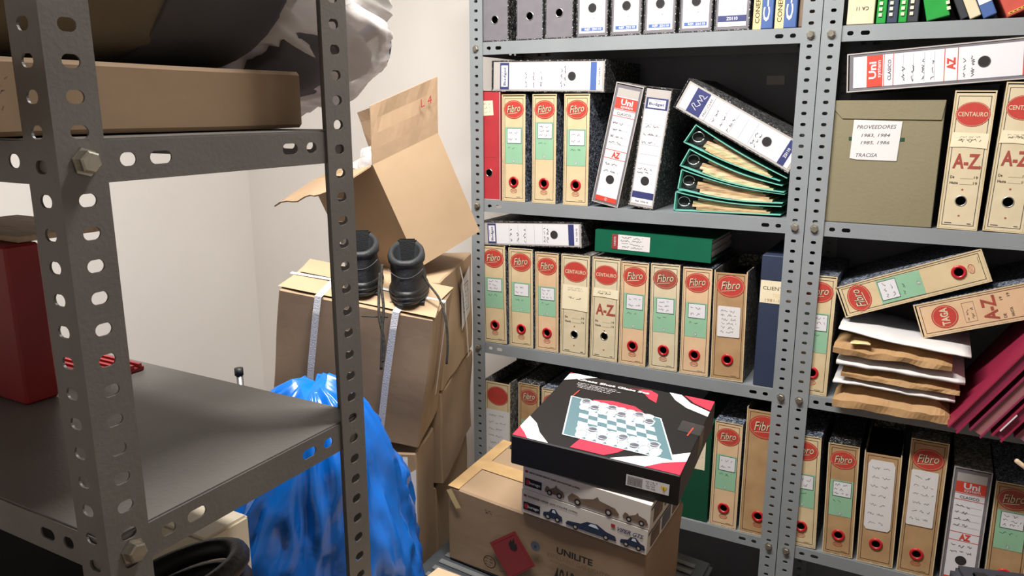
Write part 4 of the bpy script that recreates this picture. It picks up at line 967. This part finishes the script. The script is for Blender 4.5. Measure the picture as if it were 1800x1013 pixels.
# open tilted carton
A0 = Vector((-1.219, 1.52, H - 0.135)); ed = (Vector((-1.138, 1.592, H - 0.398)) - A0).normalized(); er = (Vector((-1.150, 1.725, H - 0.058)) - A0); er = (er - ed * er.dot(ed)).normalized(); el = er.cross(ed) * -1
if el.x > 0: el = -el
OC = empty('open_carton', A0 + ed * 0.282, el, er, -ed); tag(OC, 'open tilted carton with raised flaps and clear plastic inside', 'box')
ow, od, oh = 0.36, 0.215, 0.282
bm = bmesh.new(); t = 0.004
bx(bm, 0, ow, 0, t, 0, oh); bx(bm, 0, ow, od - t, od, 0, oh); bx(bm, 0, t, t, od - t, 0, oh); bx(bm, ow - t, ow, t, od - t, 0, oh); bx(bm, t, ow - t, t, od - t, 0, t)
frombm('body', bm, M['card'], OC)
def flap(name, hinge0, hinge1, out, ln, m, tear=0.0, seed=0):
    h0, h1, out = Vector(hinge0), Vector(hinge1), Vector(out).normalized(); vs = []; n = 12; nrm = (h1 - h0).cross(out).normalized() * 0.0035
    for lay in (0, 1):
        for j in range(5):
            for i in range(n + 1):
                p = h0.lerp(h1, i / n) + out * (ln * j / 4) * (1 - (tear * abs(noise.noise((i * 0.7, seed, 0))) if j == 4 else 0))
                p = p + nrm * (lay + 2.2 * noise.noise((i * 0.35, j * 0.5, seed)) * (j / 4))
                vs.append(p)
    fs = []; N = 5 * (n + 1)
    for j in range(4):
        for i in range(n):
            a = j * (n + 1) + i; fs.append((a, a + 1, a + n + 2, a + n + 1)); fs.append((N + a, N + a + n + 1, N + a + n + 2, N + a + 1))
    for i in range(n): a = 4 * (n + 1) + i; fs.append((a, a + 1, N + a + 1, N + a)); fs.append((i + 1, i, N + i, N + i + 1))
    for j in range(4):
        a = j * (n + 1); fs.append((a + n + 1, a, N + a, N + a + n + 1)); b = a + n; fs.append((b, b + n + 1, N + b + n + 1, N + b))
    return fromdata(name, vs, fs, m, OC)
lup = Vector((el.z, er.z, -ed.z)); lup.normalize()
f1 = flap('flap', (0, 0, oh), (0, od, oh), lup, 0.140, M['card_in'], 0.0, 1)             # raised flap with the red mark
nn = lup.cross(Vector((0, 1, 0))).normalized(); nn = -nn if nn.x > 0 else nn; Sf = Surf(Vector((0, 0, oh)) + nn * 0.012, (0, 1, 0), lup, nn); Sf.text('red_mark', 'L 4', od * 0.78, 0.095, 0.036, 0.020, M['redfile'], f1, 1)
flap('flap', (ow * 0.03, od, oh), (ow, od, oh), (0.05, 0.15, 1), 0.12, M['card_in'], 0.0, 2)
flap('flap', (0.01, 0, oh), (ow * 0.98, 0, oh), (0.10, -1, -0.12), 0.13, M['card_in'], 0.3, 5)
rnd = random.Random(4)
def crumple(name, c, rad, m, parent, seed, sq=(1, 1, 1)):
    bm = bmesh.new(); bmesh.ops.create_icosphere(bm, subdivisions=3, radius=1)
    for v in bm.verts:
        k = 1 + 0.55 * noise.noise(v.co * 2.1 + Vector((seed, 0, 0))) + 0.2 * noise.noise(v.co * 5 + Vector((0, seed, 0)))
        v.co = Vector((v.co.x * sq[0], v.co.y * sq[1], v.co.z * sq[2])) * rad * k + Vector(c)
    return frombm(name, bm, m, parent)
pw = empty('plastic_wrap', A0 + ed * 0.05 + el * 0.12 + er * 0.10); tag(pw, 'crumpled clear plastic bags in the open carton', 'plastic bag')
crumple('wrap', (0, 0, 0.0), 0.075, M['clearplastic'], pw, 2, (1.3, 0.8, 1.0)); crumple('wrap', (-0.10, 0.03, -0.02), 0.06, M['clearplastic'], pw, 7, (1.2, 0.8, 0.9))

# ------------------------------------------------------------------ boots
def boot(name, origin, yaw, label):
    u, v, z = axes(yaw); r = empty(name, origin, u * 1.10, v * 0.90, z * 0.80); tag(r, label, 'boot', 'pair of black work boots')
    n = 28
    def ring(z, back, front, hw, wob=0.0):
        pts = []
        for k in range(n):
            t = 2 * math.pi * k / n; c, s = math.cos(t), math.sin(t)
            ln = (front + back) / 2; y = (front - back) / 2 + ln * s
            tp = 1.0 - 0.12 * (s < -0.2) * abs(s)
            pts.append((hw * math.copysign(abs(c) ** 0.75, c) * tp, y, z + wob * s))
        return pts
    def loft(nm, rings, m, close=True, smooth=True):
        vs = [p for q in rings for p in q]; fs = []
        for i in range(len(rings) - 1):
            for k in range(n): fs.append((i * n + k, i * n + (k + 1) % n, (i + 1) * n + (k + 1) % n, (i + 1) * n + k))
        if close: fs.append(tuple(range(n - 1, -1, -1))); fs.append(tuple((len(rings) - 1) * n + k for k in range(n)))
        return fromdata(nm, vs, fs, m, r, smooth)
    sole = loft('sole', [ring(0, 0.036, 0.205, 0.037), ring(0.006, 0.040, 0.21, 0.041), ring(0.010, 0.041, 0.212, 0.042), ring(0.0115, 0.037, 0.208, 0.0385), ring(0.016, 0.041, 0.212, 0.042), ring(0.022, 0.042, 0.213, 0.043), ring(0.0235, 0.038, 0.21, 0.039), ring(0.028, 0.041, 0.212, 0.042), ring(0.034, 0.039, 0.211, 0.040), ring(0.040, 0.036, 0.208, 0.037)], M['rubber'], True)
    for q in range(7): box('tread', -0.036 + 0.002 * (q % 2), 0.036, 0.0 + q * 0.028, 0.014 + q * 0.028, -0.004, 0.002, M['rubber'], sole, 0.001)
    loft('upper', [ring(0.036, 0.036, 0.206, 0.037), ring(0.05, 0.037, 0.203, 0.037), ring(0.065, 0.0365, 0.190, 0.0365), ring(0.080, 0.0355, 0.150, 0.0355), ring(0.095, 0.0345, 0.105, 0.0345), ring(0.108, 0.0335, 0.085, 0.0335), ring(0.118, 0.033, 0.080, 0.034)], M['leather'], False)
    loft('collar', [ring(0.112, 0.033, 0.080, 0.0345, 0.006), ring(0.118, 0.0365, 0.082, 0.0375, 0.009), ring(0.130, 0.0385, 0.083, 0.0385, 0.014), ring(0.142, 0.036, 0.081, 0.0365, 0.018), ring(0.147, 0.030, 0.077, 0.031, 0.020), ring(0.138, 0.024, 0.072, 0.026, 0.016), ring(0.09, 0.020, 0.068, 0.024), ring(0.05, 0.020, 0.068, 0.024)], M['leather'], False)
    loft('lining', [ring(0.134, 0.0235, 0.0715, 0.0255, 0.016), ring(0.088, 0.0195, 0.0675, 0.0235), ring(0.05, 0.0195, 0.0675, 0.0235)], M['lining'], False)
    box('tongue', -0.020, 0.020, 0.064, 0.072, 0.09, 0.170, M['leather'], r, 0.004, 2)
    tube('stitch', [(0.0365 * math.sin(a), -0.0365 * math.cos(a), 0.090 - 0.012 * math.cos(a * 2)) for a in [(-1.3 + 0.13 * i) for i in range(21)]], 0.0008, M['pencil'], r, 5)
    for q in range(4): tube('lace_row', [(-0.02, 0.088 + q * 0.02, 0.108 - q * 0.013), (0.02, 0.091 + q * 0.02, 0.110 - q * 0.013)], 0.0025, M['lace'], r, 6)
    return r
top_ = lambda fx, fy: Lf + bxx * (fx * bw) + byy * (fy * bd) + bzz * 0.0
b1 = top_(0.80, 0.20); b1.z += 0.012
b2 = top_(0.505, 0.22); b2.z += 0.010
BT1 = boot('work_boot', b1, 0.56, 'black leather work boot with its lace hanging over the carton corner')
BT2 = boot('work_boot', b2, 0.62, 'black leather work boot partly hidden behind the rack post')
inv = BT1.matrix_world.inverted()
def px(x, y, d): return (FWD * FPX + RGT * (x - CX) + UPV * (CY - y)) * (d / FPX) + Vector((0, 0, H))
tube('loose_lace', [inv @ p for p in smoothpath([px(737, 470, 1.78), px(750, 495, 1.77), px(772, 525, 1.75), px(783, 560, 1.735), px(787, 600, 1.735), px(785, 640, 1.74)])], 0.0028, M['lace'], BT1, 6)
inv = BT2.matrix_world.inverted()
tube('loose_lace', [inv @ p for p in smoothpath([px(672, 465, 1.66), px(670, 500, 1.645), px(674, 540, 1.63), px(672, 580, 1.625), px(670, 650, 1.625)])], 0.0028, M['lace'], BT2, 6)
tube('loose_lace', [inv @ p for p in smoothpath([px(668, 480, 1.655), px(666, 520, 1.64), px(667, 560, 1.625), px(675, 600, 1.625), px(673, 637, 1.625)])], 0.0028, M['lace'], BT2, 6)
tube('loose_lace', [inv @ p for p in [px(636, 556, 1.62), px(682, 558, 1.64)]], 0.002, M['lace'], BT2, 6)

# ------------------------------------------------------------------ blue sack, tube, hoses, items under the rack
def sack_mesh(name, c, prof, m, parent, seed, fold=0.05, nseg=96, nz=60):
    vs = []; fs = []
    for j in range(nz + 1):
        v = j / nz
        z, rx, ry = prof(v)
        for k in range(nseg):
            t = 2 * math.pi * k / nseg
            p = Vector((math.cos(t) * 2.2, math.sin(t) * 2.2, v * 5 + seed))
            f = 1 + fold * 1.6 * noise.noise(p) + fold * (0.4 - abs(noise.noise(p * 1.9 + Vector((3, 1, 0))))) * 2.4 + fold * (0.3 - abs(noise.noise(p * 4.4))) * 1.0 + fold * 0.12 * noise.noise(p * 9)
            vs.append((c[0] + rx * f * math.cos(t) + 0.06 * v * v, c[1] + ry * f * math.sin(t), c[2] + z + (0.03 * noise.noise(p * 1.7) * v if j > 3 else 0)))
    for j in range(nz):
        for k in range(nseg):
            k2 = (k + 1) % nseg; fs.append((j * nseg + k, j * nseg + k2, (j + 1) * nseg + k2, (j + 1) * nseg + k))
    fs.append(tuple(range(nseg - 1, -1, -1))); fs.append(tuple(nz * nseg + k for k in range(nseg)))
    return fromdata(name, vs, fs, m, parent, True)
def bagprof(v):
    z = 1.125 * v
    r = 0.205 if v < 0.55 else 0.205 * math.sqrt(max(0.0, 1 - ((v - 0.55) / 0.455) ** 2.2))
    return z, max(r, 0.004), max(r, 0.004) * 0.95
bg = sack_mesh('refuse_sack', (-0.990, 0.965, 0.004), bagprof, M['bag'], None, 3, 0.085, 140, 90)
tag(bg, 'shiny crumpled blue plastic sack behind the dark rack', 'bag')
tb = empty('metal_tube', (-1.245, 1.085, 0)); tag(tb, 'thin chrome tube with black cap standing behind the rack', 'tube')
tube('pipe', [(0, 0, 0.002), (0, 0, 1.055)], 0.008, M['chrome'], tb, 12); tube('cap', [(0, 0, 1.055), (0, 0, 1.07)], 0.0092, M['rubber'], tb, 12)
# things on the lower, hidden shelf of the rack
hs = empty('black_hose', (-0.705, 0.490, 0.888)); tag(hs, 'coiled thick black hose lying below the rack shelf', 'hose')
def loop(rad, z, ph, n=36, e=6.6): return [(rad * 0.75 * math.cos(ph + e * i / n), rad * math.sin(ph + e * i / n), z + 0.02 * math.sin(e * i / n * 0.8)) for i in range(n + 1)]
for q, (rr, zz) in enumerate(((0.086, 0.016), (0.090, 0.046), (0.084, 0.076), (0.088, 0.106), (0.085, 0.136), (0.088, 0.166), (0.086, 0.192))):
    tube('coil', loop(rr, zz, 2.4 + 0.3 * q), 0.0125, M['rubber'], hs, 10)
pn = empty('enamel_box', (-0.965, 0.625, 0.888)); tag(pn, 'beige enamelled box with screw beside the blue sack', 'box')
box('shell', 0, 0.155, 0, 0.078, 0, 0.15, M['beige'], pn, 0.004, 2); add_bolt(pn, (0.13, -0.0005, 0.12), (0, -1, 0), 0.005, 0.002)
su = empty('dark_filler_bag', (-1.55, 0.40, 0.888)); tag(su, 'black bag added to darken the gap under the lower rack shelf', 'bag')  # guessed bag, put in as dark filling below the shelf
box('body', 0.03, 0.56, 0.0, 0.28, 0.0, 0.27, mat('black_nylon', (30, 30, 34), 0.7, bump=0.3, bscale=80), su, 0.03, 3)
tube('handle', smoothpath([(0.20, 0.14, 0.262), (0.22, 0.14, 0.29), (0.34, 0.14, 0.29), (0.36, 0.14, 0.262)]), 0.008, M['rubber'], su)
tube('zip', [(0.05, -0.001, 0.19), (0.54, -0.001, 0.19)], 0.003, M['lgrey'], su, 6)
# red metal box and flat carton on the rack
rb = empty('red_case', (-1.30, 0.505, 1.2315)); tag(rb, 'dark red metal case on the lower shelf of the rack', 'case')
box('body', 0, 0.315, 0.015, 0.058, 0, 0.205, M['redbox'], rb, 0.003)
bm = bmesh.new(); vs = [bm.verts.new(p) for y in (0.012, 0.03) for p in ((0, y, 0.20), (0.25, y, 0.20), (0.222, y, 0.255), (0, y, 0.33))]
for f in ((0, 1, 2, 3), (7, 6, 5, 4), (1, 0, 4, 5), (2, 1, 5, 6), (3, 2, 6, 7), (0, 3, 7, 4)): bm.faces.new([vs[i] for i in f])
frombm('handle_plate', bm, M['redbox'], rb)
wp = box('wooden_board', -1.20, -0.99, 0.54, 0.66, 1.4375, 1.4455, M['wood'], None, 0.001); tag(wp, 'thin pale board lying on the red case', 'board')
rl = empty('red_grille', (-1.12, 0.60, 1.2315)); tag(rl, 'small red ribbed strip lying on the rack shelf behind the post', 'grille')
box('base', 0, 0.14, 0, 0.085, 0, 0.006, M['redbox'], rl, 0.001)
for q in range(7): box('rib', 0, 0.14, 0.004 + q * 0.012, 0.009 + q * 0.012, 0.006, 0.011, M['redfile'], rl)
fcb = carton((-1.30, 0.24, 1.578), *axes(0.0), 0.645, 0.455, 0.062, 'flat brown carton lying on the upper shelf of the rack', 'card2', 22, 0.0008, 'flat_carton')
Rr = Surf((0.6465, 0, 0), (0, 1, 0), (0, 0, 1), (1, 0, 0))
for q in range(3): Rr.scribble('small_print', 0.095, 0.128, 0.018 + q * 0.012, 0.026 + q * 0.012, 1, M['sepia'], fcb, 2, q + 2, 0.001)
# bundle on the flat carton: dark cloth in a white plastic sack
BD = empty('cloth_bundle', (-0.82, 0.62, 1.6415)); tag(BD, 'grey and khaki cloth bundle on the flat carton', 'bundle')
def yloft(name, secs, m, parent, seed, fold, n=40, sub=6, fa=1.6, fy=7):
    vs = []; fs = []; S_ = []
    for i in range(len(secs) - 1):
        for k in range(sub):
            t = k / sub; S_.append([a + (b - a) * t for a, b in zip(secs[i], secs[i + 1])])
    S_.append(list(secs[-1]))
    for (y, cx, cz, rx, rz) in S_:
        for k in range(n):
            t = 2 * math.pi * k / n; p = Vector((math.cos(t) * fa, math.sin(t) * fa, y * fy + seed)); f = 1 + fold * noise.noise(p) + fold * 0.6 * noise.noise(p * 3)
            vs.append((cx + rx * f * math.cos(t), y, max(cz + rz * f * math.sin(t), 0.0 if y < 0.08 else -9)))
    for i in range(len(S_) - 1):
        for k in range(n): k2 = (k + 1) % n; fs.append((i * n + k, (i + 1) * n + k, (i + 1) * n + k2, i * n + k2))
    fs.append(tuple(range(n))); fs.append(tuple((len(S_) - 1) * n + k for k in range(n - 1, -1, -1)))
    return fromdata(name, vs, fs, m, parent, True)
yloft('khaki_fold', [(-0.26, 0, 0.10, 0.12, 0.09), (-0.22, 0, 0.12, 0.155, 0.12), (-0.10, 0, 0.12, 0.165, 0.12), (-0.06, 0, 0.12, 0.163, 0.12)], M['khaki'], BD, 1, 0.06)
yloft('grey_fold', [(-0.075, 0, 0.12, 0.16, 0.12), (-0.05, 0, 0.13, 0.172, 0.13), (0.06, 0, 0.13, 0.172, 0.13), (0.13, 0, 0.15, 0.14, 0.11)], M['cloth'], BD, 4, 0.05)
WS = empty('plastic_sack', (-0.82, 0.62, 1.6415)); tag(WS, 'white plastic sack hanging over the end of the flat carton', 'bag')
yloft('sack', [(0.055, 0, 0.115, 0.15, 0.11), (0.08, 0, 0.12, 0.165, 0.118), (0.16, 0, 0.09, 0.165, 0.125), (0.25, 0, 0.075, 0.15, 0.12), (0.31, 0, 0.07, 0.12, 0.09), (0.345, 0, 0.065, 0.07, 0.05)], M['sack'], WS, 8, 0.13, 110, 8, 4.5, 5)
yloft('contents', [(0.09, 0, 0.04, 0.13, 0.05), (0.14, 0, 0.03, 0.145, 0.07), (0.24, 0, 0.03, 0.125, 0.06), (0.30, 0, 0.03, 0.09, 0.04), (0.325, 0, 0.04, 0.03, 0.02)], M['cloth'], WS, 5, 0.12, 40)
yloft('navy_garment', [(0.10, -0.02, -0.03, 0.06, 0.02), (0.14, -0.02, -0.035, 0.09, 0.03), (0.20, -0.02, -0.02, 0.05, 0.02)], M['navycloth'], WS, 3, 0.1, 24)
tube('strap_loop', smoothpath([(0.05, 0.31, 0.05), (0.06, 0.355, 0.075), (0.055, 0.375, 0.05), (0.05, 0.36, 0.02), (0.04, 0.33, 0.02)]), 0.010, M['navycloth'], WS, 8)

# ------------------------------------------------------------------ phone at the lower right on a carton
sc = carton((0.065, 1.08, 0.003), *axes(0.0), 0.42, 0.44, 0.735, 'carton carrying the charcoal telephone before the shelves', 'card2', 33, 0.003)
ph = empty('desk_phone', (0.115, 1.43, 0.742), *axes(0.25)); tag(ph, 'charcoal push-button telephone lying at the bottom right', 'telephone')
box('body', 0, 0.24, -0.12, 0.10, 0, 0.038, M['device'], ph, 0.012, 3)
for i in range(5):
    for j in range(3): box('key', 0.028 + i * 0.036, 0.052 + i * 0.036, 0.045 - j * 0.034, 0.067 - j * 0.034, 0.037, 0.043, M['rubber'], ph, 0.003, 2)
pp = box('paper_slip', 0.07, 0.11, 1.44, 1.51, 0.7395, 0.7405, M['paper_w']); tag(pp, 'small white paper slip beside the telephone', 'paper')
